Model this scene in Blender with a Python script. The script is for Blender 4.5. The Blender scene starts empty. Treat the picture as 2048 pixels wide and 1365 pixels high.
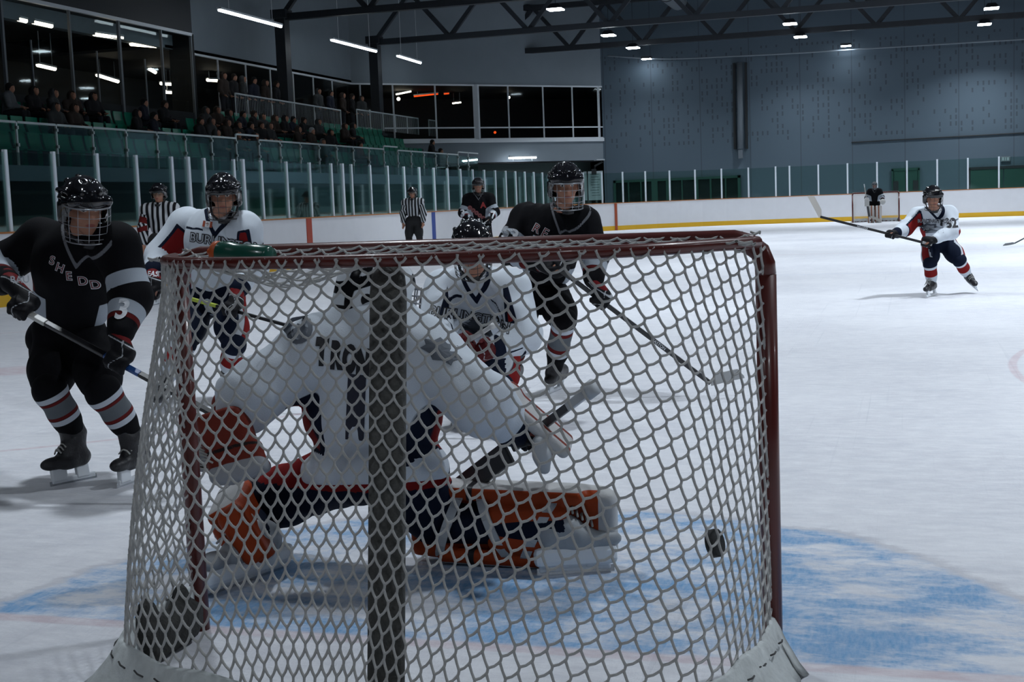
import bpy, bmesh, math, random
import numpy as np
from mathutils import Vector, Matrix
from mathutils.bvhtree import BVHTree
random.seed(7); rng = np.random.default_rng(7)
SC = bpy.context.scene; COL = SC.collection
A = lambda *v: np.array(v, float)
def nrm(v): v = np.asarray(v, float); return v/max(np.linalg.norm(v), 1e-9)

# ---------------------------------------------------------------- camera
CAM = A(1.33712, -3.82020, 1.37954); YAW, PIT, ROL, FPX = .293653, .103681, .0385060, 2646.2
_f = A(-math.sin(YAW)*math.cos(PIT), math.cos(YAW)*math.cos(PIT), -math.sin(PIT))
_r = A(math.cos(YAW), math.sin(YAW), 0); _d = np.cross(_f, _r)
R2 = math.cos(ROL)*_r+math.sin(ROL)*_d; D2 = -math.sin(ROL)*_r+math.cos(ROL)*_d
cd = bpy.data.cameras.new('camera'); cam = bpy.data.objects.new('camera', cd); COL.objects.link(cam)
cd.sensor_width = 36; cd.lens = 36*FPX/2048; cd.clip_start = .02; cd.clip_end = 300
cam.matrix_world = Matrix(((R2[0], -D2[0], -_f[0], CAM[0]), (R2[1], -D2[1], -_f[1], CAM[1]), (R2[2], -D2[2], -_f[2], CAM[2]), (0, 0, 0, 1)))
SC.camera = cam
def ray(x, y): u, v = (x-1024)/FPX, (y-682.5)/FPX; return R2*u+D2*v+_f
def P(x, y, Y): v = ray(x, y); return CAM+v*((Y-CAM[1])/v[1])          # photo pixel -> point at distance Y up the ice
def PX(x, y, X): v = ray(x, y); return CAM+v*((X-CAM[0])/v[0])
def G(x, y, z=0.): v = ray(x, y); return CAM+v*((z-CAM[2])/v[2])        # photo pixel -> point at height z
TC = nrm(A(-_f[0], -_f[1], 0)); RT = nrm(A(R2[0], R2[1], 0)); UP = A(0, 0, 1)   # towards the viewer's end, to its right, up

# ---------------------------------------------------------------- materials
MATS = {}
def mat(name, col, rough=.6, metal=0., emit=0., bump=0., bscale=40., var=0., coat=0., spec=None):
    if name in MATS: return MATS[name]
    m = bpy.data.materials.new(name); m.use_nodes = True; nt = m.node_tree; b = nt.nodes['Principled BSDF']
    c = (*col, 1); b.inputs['Base Color'].default_value = c; b.inputs['Roughness'].default_value = rough; b.inputs['Metallic'].default_value = metal
    if coat: b.inputs['Coat Weight'].default_value = coat; b.inputs['Coat Roughness'].default_value = .08
    if spec is not None: b.inputs['Specular IOR Level'].default_value = spec
    if emit: b.inputs['Emission Color'].default_value = c; b.inputs['Emission Strength'].default_value = emit
    if bump or var:
        tc = nt.nodes.new('ShaderNodeTexCoord'); n = nt.nodes.new('ShaderNodeTexNoise'); n.inputs['Scale'].default_value = bscale; n.inputs['Detail'].default_value = 4
        nt.links.new(tc.outputs['Object'], n.inputs['Vector'])
        if bump:
            bp = nt.nodes.new('ShaderNodeBump'); bp.inputs['Strength'].default_value = bump; bp.inputs['Distance'].default_value = .01
            nt.links.new(n.outputs['Fac'], bp.inputs['Height']); nt.links.new(bp.outputs['Normal'], b.inputs['Normal'])
        if var:
            mx = nt.nodes.new('ShaderNodeMix'); mx.data_type = 'RGBA'
            mx.inputs['A'].default_value = (*[x*(1-var) for x in col], 1); mx.inputs['B'].default_value = (*[min(1, x*(1+var)) for x in col], 1)
            nt.links.new(n.outputs['Fac'], mx.inputs['Factor']); nt.links.new(mx.outputs['Result'], b.inputs['Base Color'])
    MATS[name] = m; return m
def cloth(name, base, regions, rough=.8, bump=.25, bscale=260.):
    """fabric whose panels, stripes and bands come from signed-distance attributes on the mesh"""
    if name in MATS: return MATS[name]
    m = mat(name, base, rough, bump=bump, bscale=bscale, spec=.1); nt = m.node_tree; b = nt.nodes['Principled BSDF']; prev = None
    for at, col in regions:
        a = nt.nodes.new('ShaderNodeAttribute'); a.attribute_name = at
        mr = nt.nodes.new('ShaderNodeMapRange'); mr.inputs[1].default_value = -.0012; mr.inputs[2].default_value = .0012
        nt.links.new(a.outputs['Fac'], mr.inputs[0])
        mx = nt.nodes.new('ShaderNodeMix'); mx.data_type = 'RGBA'; mx.inputs['A'].default_value = (*base, 1); mx.inputs['B'].default_value = (*col, 1)
        if prev: nt.links.new(prev, mx.inputs['A'])
        nt.links.new(mr.outputs[0], mx.inputs['Factor']); prev = mx.outputs['Result']
    if prev: nt.links.new(prev, b.inputs['Base Color'])
    return m
BLACK = (.0045, .0045, .006); WHITE = (.59, .64, .70); RED = (.20, .012, .012); NAVY = (.006, .010, .024); GREYC = (.22, .23, .25)

# ---------------------------------------------------------------- objects
def link(o, parent=None):
    COL.objects.link(o)
    if parent is not None: o.parent = parent
    return o
def tag(o, label=None, cat=None, group=None, kind=None):
    if label: o['label'] = label
    if cat: o['category'] = cat
    if group: o['group'] = group
    if kind: o['kind'] = kind
    return o
def empty(name, loc=(0, 0, 0), rz=0.):
    o = bpy.data.objects.new(name, None); o.location = loc; o.rotation_euler = (0, 0, rz); o.empty_display_size = .1; link(o); return o
def rel(o, parent):                                   # keep world placement under a moved Empty
    o.parent = parent
    o.matrix_parent_inverse = (Matrix.Translation(parent.location) @ parent.rotation_euler.to_matrix().to_4x4()).inverted()
def copy_tree(o, parent=None, depth=0):
    c = o.copy(); COL.objects.link(c)
    if parent is not None: c.parent = parent
    for ch in list(o.children): copy_tree(ch, c)
    return c
def mesh_np(name, V, F, m, parent=None, attrs=None, smooth=True):
    me = bpy.data.meshes.new(name); V = np.asarray(V, np.float32)
    if isinstance(F, np.ndarray):
        n, k = F.shape; me.vertices.add(len(V)); me.vertices.foreach_set('co', V.ravel()); me.loops.add(n*k); me.polygons.add(n)
        me.loops.foreach_set('vertex_index', F.astype(np.int32).ravel()); me.polygons.foreach_set('loop_start', np.arange(0, n*k, k, dtype=np.int32)); me.update(calc_edges=True)
    else: me.from_pydata(V.tolist(), [], F); me.update()
    me.polygons.foreach_set('use_smooth', np.full(len(me.polygons), smooth)); me.validate()
    for k, a in (attrs or {}).items():
        t = me.attributes.new(k, 'FLOAT', 'POINT'); t.data.foreach_set('value', np.asarray(a, np.float32))
    o = bpy.data.objects.new(name, me); me.materials.append(m); COL.objects.link(o)
    if parent is not None: rel(o, parent)
    return o
class MB:
    def __init__(s): s.V = []; s.F = []
    def add(s, V, F): k = len(s.V); s.V += [tuple(map(float, v)) for v in V]; s.F += [tuple(i+k for i in f) for f in F]; return s
    def box(s, c, h, ax=None):
        ax = np.eye(3) if ax is None else np.asarray(ax); c = np.asarray(c, float)
        V = [c+ax[0]*h[0]*i+ax[1]*h[1]*j+ax[2]*h[2]*k for i in (-1, 1) for j in (-1, 1) for k in (-1, 1)]
        return s.add(V, [(0, 1, 3, 2), (4, 6, 7, 5), (0, 4, 5, 1), (2, 3, 7, 6), (0, 2, 6, 4), (1, 5, 7, 3)])
    def bar(s, a, b, w, h, up=UP):
        a = np.asarray(a, float); b = np.asarray(b, float); d = nrm(b-a); x = np.cross(d, up)
        if np.linalg.norm(x) < 1e-3: x = np.cross(d, A(1, 0, 0))
        x = nrm(x); z = np.cross(x, d); return s.box((a+b)/2, (np.linalg.norm(b-a)/2, w/2, h/2), (d, x, z))
    def tube(s, pts, r, n=8, cap=True, closed=False):
        pts = [np.asarray(p, float) for p in pts]; N = len(pts); rs = r if hasattr(r, '__len__') else [r]*N; V = []; F = []; x = None
        for i in range(N):
            t = nrm(pts[(i+1) % N]-pts[i-1]) if closed else nrm(pts[min(i+1, N-1)]-pts[max(i-1, 0)])
            if x is None:
                x = np.cross(t, UP) if abs(t[2]) < .9 else np.cross(t, A(1, 0, 0))
            x = nrm(x-t*np.dot(x, t)); y = np.cross(t, x)
            V += [pts[i]+rs[i]*(math.cos(2*math.pi*j/n)*x+math.sin(2*math.pi*j/n)*y) for j in range(n)]
        for i in range(N if closed else N-1):
            for j in range(n):
                a, b = i*n+j, i*n+(j+1) % n; c, d = ((i+1) % N)*n+(j+1) % n, ((i+1) % N)*n+j; F.append((a, b, c, d))
        if cap and not closed: F += [tuple(range(n))[::-1], tuple(range((N-1)*n, N*n))]
        return s.add(V, F)
    def build(s, name, m, parent=None, smooth=False, bevel=0.):
        o = mesh_np(name, s.V, s.F, m, parent, smooth=smooth)
        if bevel:
            b = o.modifiers.new('bevel', 'BEVEL'); b.width = bevel; b.segments = 2; b.limit_method = 'ANGLE'
        return o
def curve_pts(pts, n=12, closed=False):               # Catmull-Rom
    p = [np.asarray(q, float) for q in pts]; out = []; N = len(p)
    for i in range(N if closed else N-1):
        g = (lambda k: p[k % N]) if closed else (lambda k: p[min(max(k, 0), N-1)])
        a, b, c, d = g(i-1), g(i), g(i+1), g(i+2)
        for t in np.arange(n)/n: out.append(.5*((2*b)+(c-a)*t+(2*a-5*b+4*c-d)*t*t+(3*b-a-3*c+d)*t**3))
    if not closed: out.append(p[-1])
    return out

# ---------------------------------------------------------------- signed-distance sculpting -> one continuous skin
def cap_(a, b, ra, rb, flat=None):                    # tapered limb; flat=(axis, factor) squashes it along an axis
    return ('c', np.asarray(a, float), np.asarray(b, float), ra, rb, flat)
def ell(c, r, ax=None): return ('e', np.asarray(c, float), np.asarray(r, float), np.eye(3) if ax is None else np.asarray(ax, float))
def rbox(c, h, ax=None, r=.02): return ('b', np.asarray(c, float), np.asarray(h, float), np.eye(3) if ax is None else np.asarray(ax, float), r)
def pdist(p, Q):
    if p[0] == 'c':
        _, a, b, ra, rb, flat = p; q = Q-a; d = b-a
        t = np.clip((q@d)/max(d@d, 1e-12), 0, 1); w = q-t[..., None]*d
        if flat is not None:
            ax, f = flat; w = w+((w@ax)*(1/f-1))[..., None]*ax
        return np.linalg.norm(w, axis=-1)-(ra+(rb-ra)*t)
    if p[0] == 'e':
        _, c, r, ax = p; q = (Q-c)@ax.T; k0 = np.linalg.norm(q/r, axis=-1); k1 = np.linalg.norm(q/(r*r), axis=-1); return k0*(k0-1)/np.maximum(k1, 1e-9)
    _, c, h, ax, r = p; q = np.abs((Q-c)@ax.T)-(h-r); return np.linalg.norm(np.maximum(q, 0), axis=-1)+np.minimum(q.max(-1), 0)-r
def pbox(p, m):
    if p[0] == 'c': R = max(p[3], p[4])*1.3+m; return np.minimum(p[1], p[2])-R, np.maximum(p[1], p[2])+R
    R = np.linalg.norm(p[2]) if p[0] == 'b' else p[2].max(); return p[1]-R-m, p[1]+R+m
def sdf_mesh(name, prims, h, m, parent=None, k=.03, cuts=(), disp=None, attrs=None, sub=(), smooth=1):
    """prims blended smoothly; cuts=(point, normal) removes what lies beyond; sub = prims carved out; attrs(V)->dict"""
    mg = k+2.5*h; bb = [pbox(p, mg) for p in prims]; lo = np.min([b[0] for b in bb], 0); hi = np.max([b[1] for b in bb], 0)
    n = np.ceil((hi-lo)/h).astype(int)+2; f = np.full(n, .2, np.float32); axs = [lo[i]+h*np.arange(n[i]) for i in range(3)]
    def block(p, m_):
        a, b = pbox(p, m_); i0 = np.clip(np.floor((a-lo)/h).astype(int), 0, n-1); i1 = np.clip(np.ceil((b-lo)/h).astype(int)+1, 1, n)
        sl = tuple(slice(i0[i], max(i1[i], i0[i]+1)) for i in range(3)); Q = np.stack(np.meshgrid(*[axs[i][sl[i]] for i in range(3)], indexing='ij'), -1); return sl, Q
    for p in prims:
        sl, Q = block(p, mg); d = pdist(p, Q); g = f[sl]; hh = np.maximum(k-np.abs(g-d), 0)/k; f[sl] = np.minimum(g, d)-hh*hh*k*.25
    for p in sub:
        sl, Q = block(p, mg); f[sl] = np.maximum(f[sl], -pdist(p, Q))
    if cuts or disp:
        Q = np.stack(np.meshgrid(*axs, indexing='ij'), -1)
        if disp: f = f+disp(Q).astype(np.float32)
        for c, nn in cuts: f = np.maximum(f, ((Q-np.asarray(c))@np.asarray(nn)).astype(np.float32))
    f[0], f[-1] = .1, .1; f[:, 0], f[:, -1] = .1, .1; f[:, :, 0], f[:, :, -1] = .1, .1
    ins = f < 0; N = n-1
    cnt = sum(ins[i:i+N[0], j:j+N[1], l:l+N[2]].astype(np.int8) for i in (0, 1) for j in (0, 1) for l in (0, 1))
    cell = (cnt > 0) & (cnt < 8); idx = np.full(N, -1, np.int64); C = np.argwhere(cell); idx[cell] = np.arange(len(C))
    acc = np.zeros((len(C), 3)); num = np.zeros(len(C)); off = [(i, j, l) for i in (0, 1) for j in (0, 1) for l in (0, 1)]
    for a in off:
        for ax in range(3):
            if a[ax]: continue
            b = list(a); b[ax] = 1; fa = f[tuple((C+a).T)]; fb = f[tuple((C+b).T)]; x = (fa < 0) != (fb < 0); t = np.where(x, fa/np.where(x, fa-fb, 1), 0)
            pt = np.tile(np.array(a, float), (len(C), 1)); pt[:, ax] = t; acc += pt*x[:, None]; num += x
    V = lo+h*(C+acc/np.maximum(num, 1)[:, None]); Fs = []
    for ax in range(3):
        o1, o2 = [(1, 2), (2, 0), (0, 1)][ax]; s0 = [slice(None)]*3; s1 = [slice(None)]*3; s0[ax] = slice(0, -1); s1[ax] = slice(1, None)
        E = ins[tuple(s0)] != ins[tuple(s1)]; e = np.argwhere(E); e = e[(e[:, o1] > 0) & (e[:, o2] > 0) & (e[:, o1] < N[o1]) & (e[:, o2] < N[o2])]
        d1 = np.zeros(3, int); d1[o1] = 1; d2 = np.zeros(3, int); d2[o2] = 1
        q = np.stack([idx[tuple((e-d1-d2).T)], idx[tuple((e-d2).T)], idx[tuple(e.T)], idx[tuple((e-d1).T)]], 1)
        fl = ins[tuple(e.T)]; q[~fl] = q[~fl][:, ::-1]; Fs.append(q)
    F = np.concatenate(Fs); F = F[(F >= 0).all(1)]
    for _ in range(smooth):                           # a little relaxation takes the voxel steps out
        s = np.zeros_like(V); c = np.zeros(len(V))
        for a in range(4):
            i, j = F[:, a], F[:, (a+1) % 4]; np.add.at(s, i, V[j]); np.add.at(c, i, 1); np.add.at(s, j, V[i]); np.add.at(c, j, 1)
        V = V*.4+.6*s/np.maximum(c, 1)[:, None]
    return mesh_np(name, V, F, m, parent, attrs(V) if attrs else None)
def folds(amp, seed, sc=1.):                          # cloth wrinkles
    r = np.random.default_rng(seed); W = r.normal(size=(6, 3))*A(26, 26, 14)*sc; ph = r.uniform(0, 6.28, 6)
    return lambda Q: amp*sum(np.sin(Q@W[i]+ph[i]+1.5*np.sin(Q@W[(i+1) % 6]*.5)) for i in range(6))/3

# ---------------------------------------------------------------- lettering laid onto a surface
def poly_on(pts, org, right, up, target, m, parent, name, lift=.004, depth=.35):
    right = nrm(right); up = nrm(np.asarray(up)-right*np.dot(right, up)); n = np.cross(right, up); bv = BVHTree.FromPolygons([v.co[:] for v in target.data.vertices], [p.vertices[:] for p in target.data.polygons]); V = [np.zeros(2)]+[np.asarray(p)*.5 for p in pts]+[np.asarray(p, float) for p in pts]; W = []; k = len(pts)
    for x, y in V:
        p = np.asarray(org)+right*x+up*y; h = bv.ray_cast(Vector(p+n*depth), Vector(-n), depth*2); W.append((np.array(h[0]) if h[0] is not None else p)+n*lift)
    F = [(0, 1+i, 1+(i+1) % k) for i in range(k)]+[(1+i, 1+k+i, 1+k+(i+1) % k, 1+(i+1) % k) for i in range(k)]
    return MB().add(W, F).build(name, m, parent)
def jag(w, h, n=14, j=.28): return [(w*(1-j*(i % 2))*math.cos(2*math.pi*i/n), h*(1-j*(i % 2))*math.sin(2*math.pi*i/n)) for i in range(n)]
def text_on(s, size, org, right, up, target, m, parent, name='lettering', bold=.012, lift=.003, depth=.35, shear=0., space=1., xs=1.):
    cu = bpy.data.curves.new('t', 'FONT'); cu.body = s; cu.size = size; cu.align_x = 'CENTER'; cu.align_y = 'CENTER'; cu.offset = bold*size/.1*.1; cu.shear = shear; cu.space_character = space; cu.resolution_u = 4
    o = bpy.data.objects.new('t', cu); COL.objects.link(o); me = o.to_mesh().copy() if False else bpy.data.meshes.new_from_object(o); bpy.data.objects.remove(o); bpy.data.curves.remove(cu)
    right = nrm(right); up = nrm(np.asarray(up)-right*np.dot(right, up)); n = np.cross(right, up); bm = bmesh.new(); bm.from_mesh(me); bpy.data.meshes.remove(me)
    bmesh.ops.triangulate(bm, faces=bm.faces)
    for _ in range(3):
        L = [e for e in bm.edges if e.calc_length() > size*.3]
        if L: bmesh.ops.subdivide_edges(bm, edges=L, cuts=1); bmesh.ops.triangulate(bm, faces=[f for f in bm.faces if len(f.verts) > 3])
    bv = None
    if target is not None:
        tm = target.data; V = [target.matrix_world @ v.co if False else v.co for v in tm.vertices]; bv = BVHTree.FromPolygons([v[:] for v in V], [p.vertices[:] for p in tm.polygons])
    for v in bm.verts:
        p = np.asarray(org)+right*v.co.x*xs+up*v.co.y
        if bv:
            h = bv.ray_cast(Vector(p+n*depth), Vector(-n), depth*2)
            if h[0] is not None: p = np.array(h[0])
        v.co = Vector(p+n*lift)
    me = bpy.data.meshes.new(name); bm.to_mesh(me); bm.free(); o = bpy.data.objects.new(name, me); me.materials.append(m); COL.objects.link(o)
    if parent is not None: rel(o, parent)
    return o
# ================================================================ ICE
def ice_material():
    m = bpy.data.materials.new('ice'); m.use_nodes = True; nt = m.node_tree; L = nt.links; b = nt.nodes['Principled BSDF']
    tc = nt.nodes.new('ShaderNodeTexCoord'); sep = nt.nodes.new('ShaderNodeSeparateXYZ'); L.new(tc.outputs['Object'], sep.inputs[0])
    def M(op, *a):
        n = nt.nodes.new('ShaderNodeMath'); n.operation = op
        for i, v in enumerate(a):
            if isinstance(v, (int, float)): n.inputs[i].default_value = v
            else: L.new(v, n.inputs[i])
        return n.outputs[0]
    def noise(scale, det=6, stretch=(1, 1, 1), rot=0., rough=.6):
        mp = nt.nodes.new('ShaderNodeMapping'); mp.inputs['Scale'].default_value = stretch; mp.inputs['Rotation'].default_value = (0, 0, rot); L.new(tc.outputs['Object'], mp.inputs[0])
        n = nt.nodes.new('ShaderNodeTexNoise'); n.inputs['Scale'].default_value = scale; n.inputs['Detail'].default_value = det; n.inputs['Roughness'].default_value = rough; L.new(mp.outputs[0], n.inputs['Vector']); return n.outputs['Fac']
    def ramp(v, a, c, lo=0., hi=1.):
        r = nt.nodes.new('ShaderNodeMapRange'); r.clamp = True; L.new(v, r.inputs[0])
        for i, q in enumerate((a, c, lo, hi)): r.inputs[i+1].default_value = q
        return r.outputs[0]
    def mix(fac, a, c):
        x = nt.nodes.new('ShaderNodeMix'); x.data_type = 'RGBA'
        for k, v in (('A', a), ('B', c)):
            if isinstance(v, tuple): x.inputs[k].default_value = (*v, 1)
            else: L.new(v, x.inputs[k])
        L.new(fac, x.inputs['Factor']); return x.outputs['Result']
    X, Y = sep.outputs[0], sep.outputs[1]
    big = noise(.55, 4); snow = noise(7, 8, (1, 2.2, 1), .3, .7); fine = noise(60, 4, (1, .25, 1), .9)
    cut1 = noise(3.2, 3, (7, .07, 1), .5, .5); cut2 = noise(2.4, 3, (7, .08, 1), -.95, .5)
    col = mix(ramp(big, .35, .65), (.60, .61, .66), (.72, .73, .77))
    col = mix(ramp(snow, .4, .72, 0, .8), col, (.84, .85, .88)); col = mix(ramp(noise(2.6, 7, (1, 3, 1), -.4, .7), .5, .7, 0, .35), col, (.50, .53, .60))
    lines = M('MAXIMUM', ramp(cut1, .66, .72, 0, .16), ramp(cut2, .67, .73, 0, .14)); col = mix(lines, col, (.40, .43, .50))
    # goal crease: blue paint under scraped snow
    rad = M('SQRT', M('ADD', M('MULTIPLY', X, X), M('MULTIPLY', Y, Y))); jit = M('ADD', M('MULTIPLY', M('SUBTRACT', snow, .5), .16), M('MULTIPLY', M('SUBTRACT', noise(2.2, 3), .5), .22))
    inside = ramp(M('ADD', rad, jit), 1.86, 1.80); front = ramp(Y, .02, .05); crease = M('MULTIPLY', inside, front)
    scrape = noise(1.5, 9, (1, 1.9, 1), .55, .72); dens = M('MULTIPLY', ramp(scrape, .57, .44, .05, .95), ramp(fine, .2, .7, .55, 1.))
    col = mix(M('MULTIPLY', crease, dens), col, (.085, .29, .56))
    edge = M('MULTIPLY', M('MULTIPLY', ramp(M('ABSOLUTE', M('SUBTRACT', M('ADD', rad, jit), 1.86)), .045, .01), front), .28); col = mix(edge, col, (.26, .25, .30))
    def stripe(v, c, w, color, s):
        nonlocal col
        col = mix(M('MULTIPLY', ramp(M('ABSOLUTE', M('SUBTRACT', v, c)), w, w*.6), M('MULTIPLY', ramp(snow, .7, .35, .3, 1.), s)), col, color)
    stripe(Y, 0., .045, (.42, .14, .18), .32); stripe(Y, 18.9, .15, (.25, .36, .6), .12); stripe(Y, 26.4, .15, (.6, .2, .2), .12); stripe(Y, 35.4, .15, (.2, .3, .6), .12); stripe(Y, 54.3, .04, (.6, .2, .2), .3)
    for cx, cy in ((6.7, 6.6), (-6.7, 6.6)):
        dx = M('SUBTRACT', X, cx); dy = M('SUBTRACT', Y, cy); r = M('SQRT', M('ADD', M('MULTIPLY', dx, dx), M('MULTIPLY', dy, dy)))
        stripe(r, 4.62, .04, (.5, .2, .24), .35); stripe(r, 0., .45, (.5, .2, .24), .35)
    L.new(col, b.inputs['Base Color']); L.new(ramp(snow, .3, .7, .38, .75), b.inputs['Roughness']); b.inputs['Specular IOR Level'].default_value = .35
    bp = nt.nodes.new('ShaderNodeBump'); bp.inputs['Strength'].default_value = .5; bp.inputs['Distance'].default_value = .02
    hsum = M('ADD', M('ADD', snow, M('MULTIPLY', fine, .35)), M('MULTIPLY', lines, -.6)); L.new(hsum, bp.inputs['Height']); L.new(bp.outputs[0], b.inputs['Normal'])
    return m
o = MB().add([(-22.6, -14, 0), (22, -14, 0), (22, 62, 0), (-22.6, 62, 0)], [(0, 1, 2, 3)]).build('floor', ice_material()); tag(o, kind='structure')

# ================================================================ HALL SHELL
def panel_wall_material():
    m = mat('grey wall panels', (.074, .108, .14), .75); nt = m.node_tree; L = nt.links; b = nt.nodes['Principled BSDF']
    tc = nt.nodes.new('ShaderNodeTexCoord'); mp = nt.nodes.new('ShaderNodeMapping'); mp.inputs['Rotation'].default_value = (math.pi/2, 0, 0); L.new(tc.outputs['Object'], mp.inputs[0])
    sx = nt.nodes.new('ShaderNodeSeparateXYZ'); L.new(tc.outputs['Object'], sx.inputs[0])
    def M(op, *a):
        n = nt.nodes.new('ShaderNodeMath'); n.operation = op
        for i, v in enumerate(a):
            if isinstance(v, (int, float)): n.inputs[i].default_value = v
            else: L.new(v, n.inputs[i])
        return n.outputs[0]
    # short dark slots punched in columns, denser higher up
    cx = nt.nodes.new('ShaderNodeCombineXYZ'); L.new(M('FLOOR', M('MULTIPLY', sx.outputs[0], 4.2)), cx.inputs[0]); L.new(M('FLOOR', M('MULTIPLY', sx.outputs[2], 3.4)), cx.inputs[1])
    wn = nt.nodes.new('ShaderNodeTexWhiteNoise'); L.new(cx.outputs[0], wn.inputs['Vector'])
    on = M('GREATER_THAN', wn.outputs['Value'], .62); fx = M('ABSOLUTE', M('SUBTRACT', M('FRACT', M('MULTIPLY', sx.outputs[0], 4.2)), .5)); fz = M('ABSOLUTE', M('SUBTRACT', M('FRACT', M('MULTIPLY', sx.outputs[2], 3.4)), .5))
    zz = M('MULTIPLY', M('GREATER_THAN', sx.outputs[2], 3.9), M('LESS_THAN', sx.outputs[2], 8.4))
    slot = M('MULTIPLY', M('MULTIPLY', on, zz), M('MULTIPLY', M('LESS_THAN', fx, .16), M('LESS_THAN', fz, .34)))
    seam = M('LESS_THAN', M('ABSOLUTE', M('SUBTRACT', M('FRACT', M('MULTIPLY', sx.outputs[0], .42)), .5)), .012)
    f = M('MAXIMUM', M('MULTIPLY', slot, .6), M('MULTIPLY', seam, .4)); mx = nt.nodes.new('ShaderNodeMix'); mx.data_type = 'RGBA'
    mx.inputs['A'].default_value = (.074, .108, .14, 1); mx.inputs['B'].default_value = (.03, .036, .045, 1); L.new(f, mx.inputs['Factor']); L.new(mx.outputs['Result'], b.inputs['Base Color'])
    return m
M_wall = panel_wall_material(); M_grey = mat('pale grey plaster', (.19, .225, .26), .8, var=.08, bscale=1.5); M_dark = mat('near black paint', (.012, .015, .018), .7)
M_steel = mat('dark painted steel', (.018, .022, .028), .5, var=.2, bscale=6); M_green = mat('dark green paint', (.012, .06, .045), .55); M_alu = mat('white powder coated metal', (.62, .66, .70), .4)
M_glassdark = mat('dark window glass', (.004, .006, .008), .06, spec=.5); M_tube = mat('white lamp tube', (.86, .94, 1.), .5, emit=9.); M_warm = mat('warm white lamp', (1., .86, .68), .5, emit=7.)
M_day = mat('high bay lamp face', (.84, .92, 1.), .5, emit=30.); M_orange = mat('orange strip lamp', (1., .09, .012), .5, emit=1.1); M_board = mat('white dasher board plastic', (.74, .75, .78), .45, var=.04, bscale=3)
M_deck = mat('dark corrugated roof deck', (.05, .058, .07), .8, var=.3, bscale=2)
def slab(name, pts, z0, z1, m, kind='structure', parent=None):
    n = len(pts); V = [(x, y, z0) for x, y in pts]+[(x, y, z1) for x, y in pts]; F = [tuple(range(n))[::-1], tuple(range(n, 2*n))]+[(i, (i+1) % n, n+(i+1) % n, n+i) for i in range(n)]
    o = MB().add(V, F).build(name, m, parent)
    if kind and parent is None: tag(o, kind=kind)
    return o
WY = 61.2
slab('wall_far', [(-13.2, WY), (24, WY), (24, WY+.3), (-13.2, WY+.3)], 0, 11.2, M_wall)
slab('wall_right', [(22, -14), (22.3, -14), (22.3, 62), (22, 62)], 0, 11.2, M_wall)
slab('wall_near', [(-22.6, -14.3), (22, -14.3), (22, -14), (-22.6, -14)], 0, 11.2, M_grey)
slab('ceiling', [(-24, -14.3), (24, -14.3), (24, 63), (-24, 63)], 11.18, 11.4, M_deck)
XL = -22.4
slab('wall_left', [(XL-.3, -14), (XL, -14), (XL, 51.5), (XL-.3, 51.5)], 6.98, 11.2, M_grey)                     # pale band over the window strip
slab('wall_left_lower', [(XL-.3, -14), (XL, -14), (XL, 51.5), (XL-.3, 51.5)], 0, 4.42, M_dark)
LA, LB = A(-22.4, 51.5), A(-13.2, 61.2)
def lobby(name, z0, z1, m, t=.3, a=0., b=1., push=0.):
    d = nrm(LB-LA); n = A(-d[1], d[0]); p, q = LA+(LB-LA)*a+n*push, LA+(LB-LA)*b+n*push; return slab(name, [p, q, q+n*t, p+n*t], z0, z1, m)
lobby('wall_lobby', 6.98, 11.2, M_grey); lobby('trim_1', 4.28, 4.44, M_alu, .5, 0, 1, -.12); lobby('wall_lobby_soffit', 3.35, 4.28, M_grey, .4)
lobby('wall_lobby_lower', 0, 3.35, mat('grey green corridor wall', (.05, .075, .075), .7), .3, 0, 1, 1.2); lobby('trim_2', 3.3, 3.36, M_dark, 1.3, 0, 1, .1)
# windows: one structure each, mullions and dark pane as its parts; lit rooms sit behind the glass
def window(n, a, b, z0, z1, muls, rail=None, pane=M_glassdark, thick=.07, wide=None):
    a, b = A(*a), A(*b); d = nrm(b-a); nn = A(d[1], -d[0]); e = empty('window_%d' % n, (*((a+b)/2), z0)); tag(e, kind='structure')
    p = MB(); q = nn*.02; p.add([(*(a-q), z0), (*(b-q), z0), (*(b-q), z1), (*(a-q), z1)], [(0, 1, 2, 3)]); p.build('pane', pane, e)
    f = MB(); 
    for z in (z0+.03, z1-.03): f.bar((*a, z), (*b, z), .1, thick)
    if rail: f.bar((*a, rail), (*b, rail), .08, .06)
    f.build('frame', M_alu, e)
    for i, t in enumerate(muls):
        c = a+(b-a)*t; w = wide[i] if wide else thick*.7; MB().box((*c, (z0+z1)/2), (w/2, w/2, (z1-z0)/2)).build('mullion', M_alu, e)
    return e
def glass(name, tint, alpha=.1, rough=.03):
    m = bpy.data.materials.new(name); m.use_nodes = True; nt = m.node_tree; nt.nodes.clear(); out = nt.nodes.new('ShaderNodeOutputMaterial'); mx = nt.nodes.new('ShaderNodeMixShader')
    t = nt.nodes.new('ShaderNodeBsdfTransparent'); t.inputs[0].default_value = (*tint, 1); g = nt.nodes.new('ShaderNodeBsdfGlossy'); g.inputs[0].default_value = (.8, .9, .9, 1); g.inputs['Roughness'].default_value = rough
    fr = nt.nodes.new('ShaderNodeFresnel'); fr.inputs[0].default_value = 1.3; mu = nt.nodes.new('ShaderNodeMath'); mu.operation = 'MULTIPLY_ADD'; mu.inputs[1].default_value = .5; mu.inputs[2].default_value = alpha*.1
    nt.links.new(fr.outputs[0], mu.inputs[0]); nt.links.new(mu.outputs[0], mx.inputs[0]); nt.links.new(t.outputs[0], mx.inputs[1]); nt.links.new(g.outputs[0], mx.inputs[2]); nt.links.new(mx.outputs[0], out.inputs[0]); return m
M_pane = glass('clear window pane', (.8, .86, .86)); M_rink = glass('green tinted rink glass', (.80, .90, .87), .15)
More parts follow.
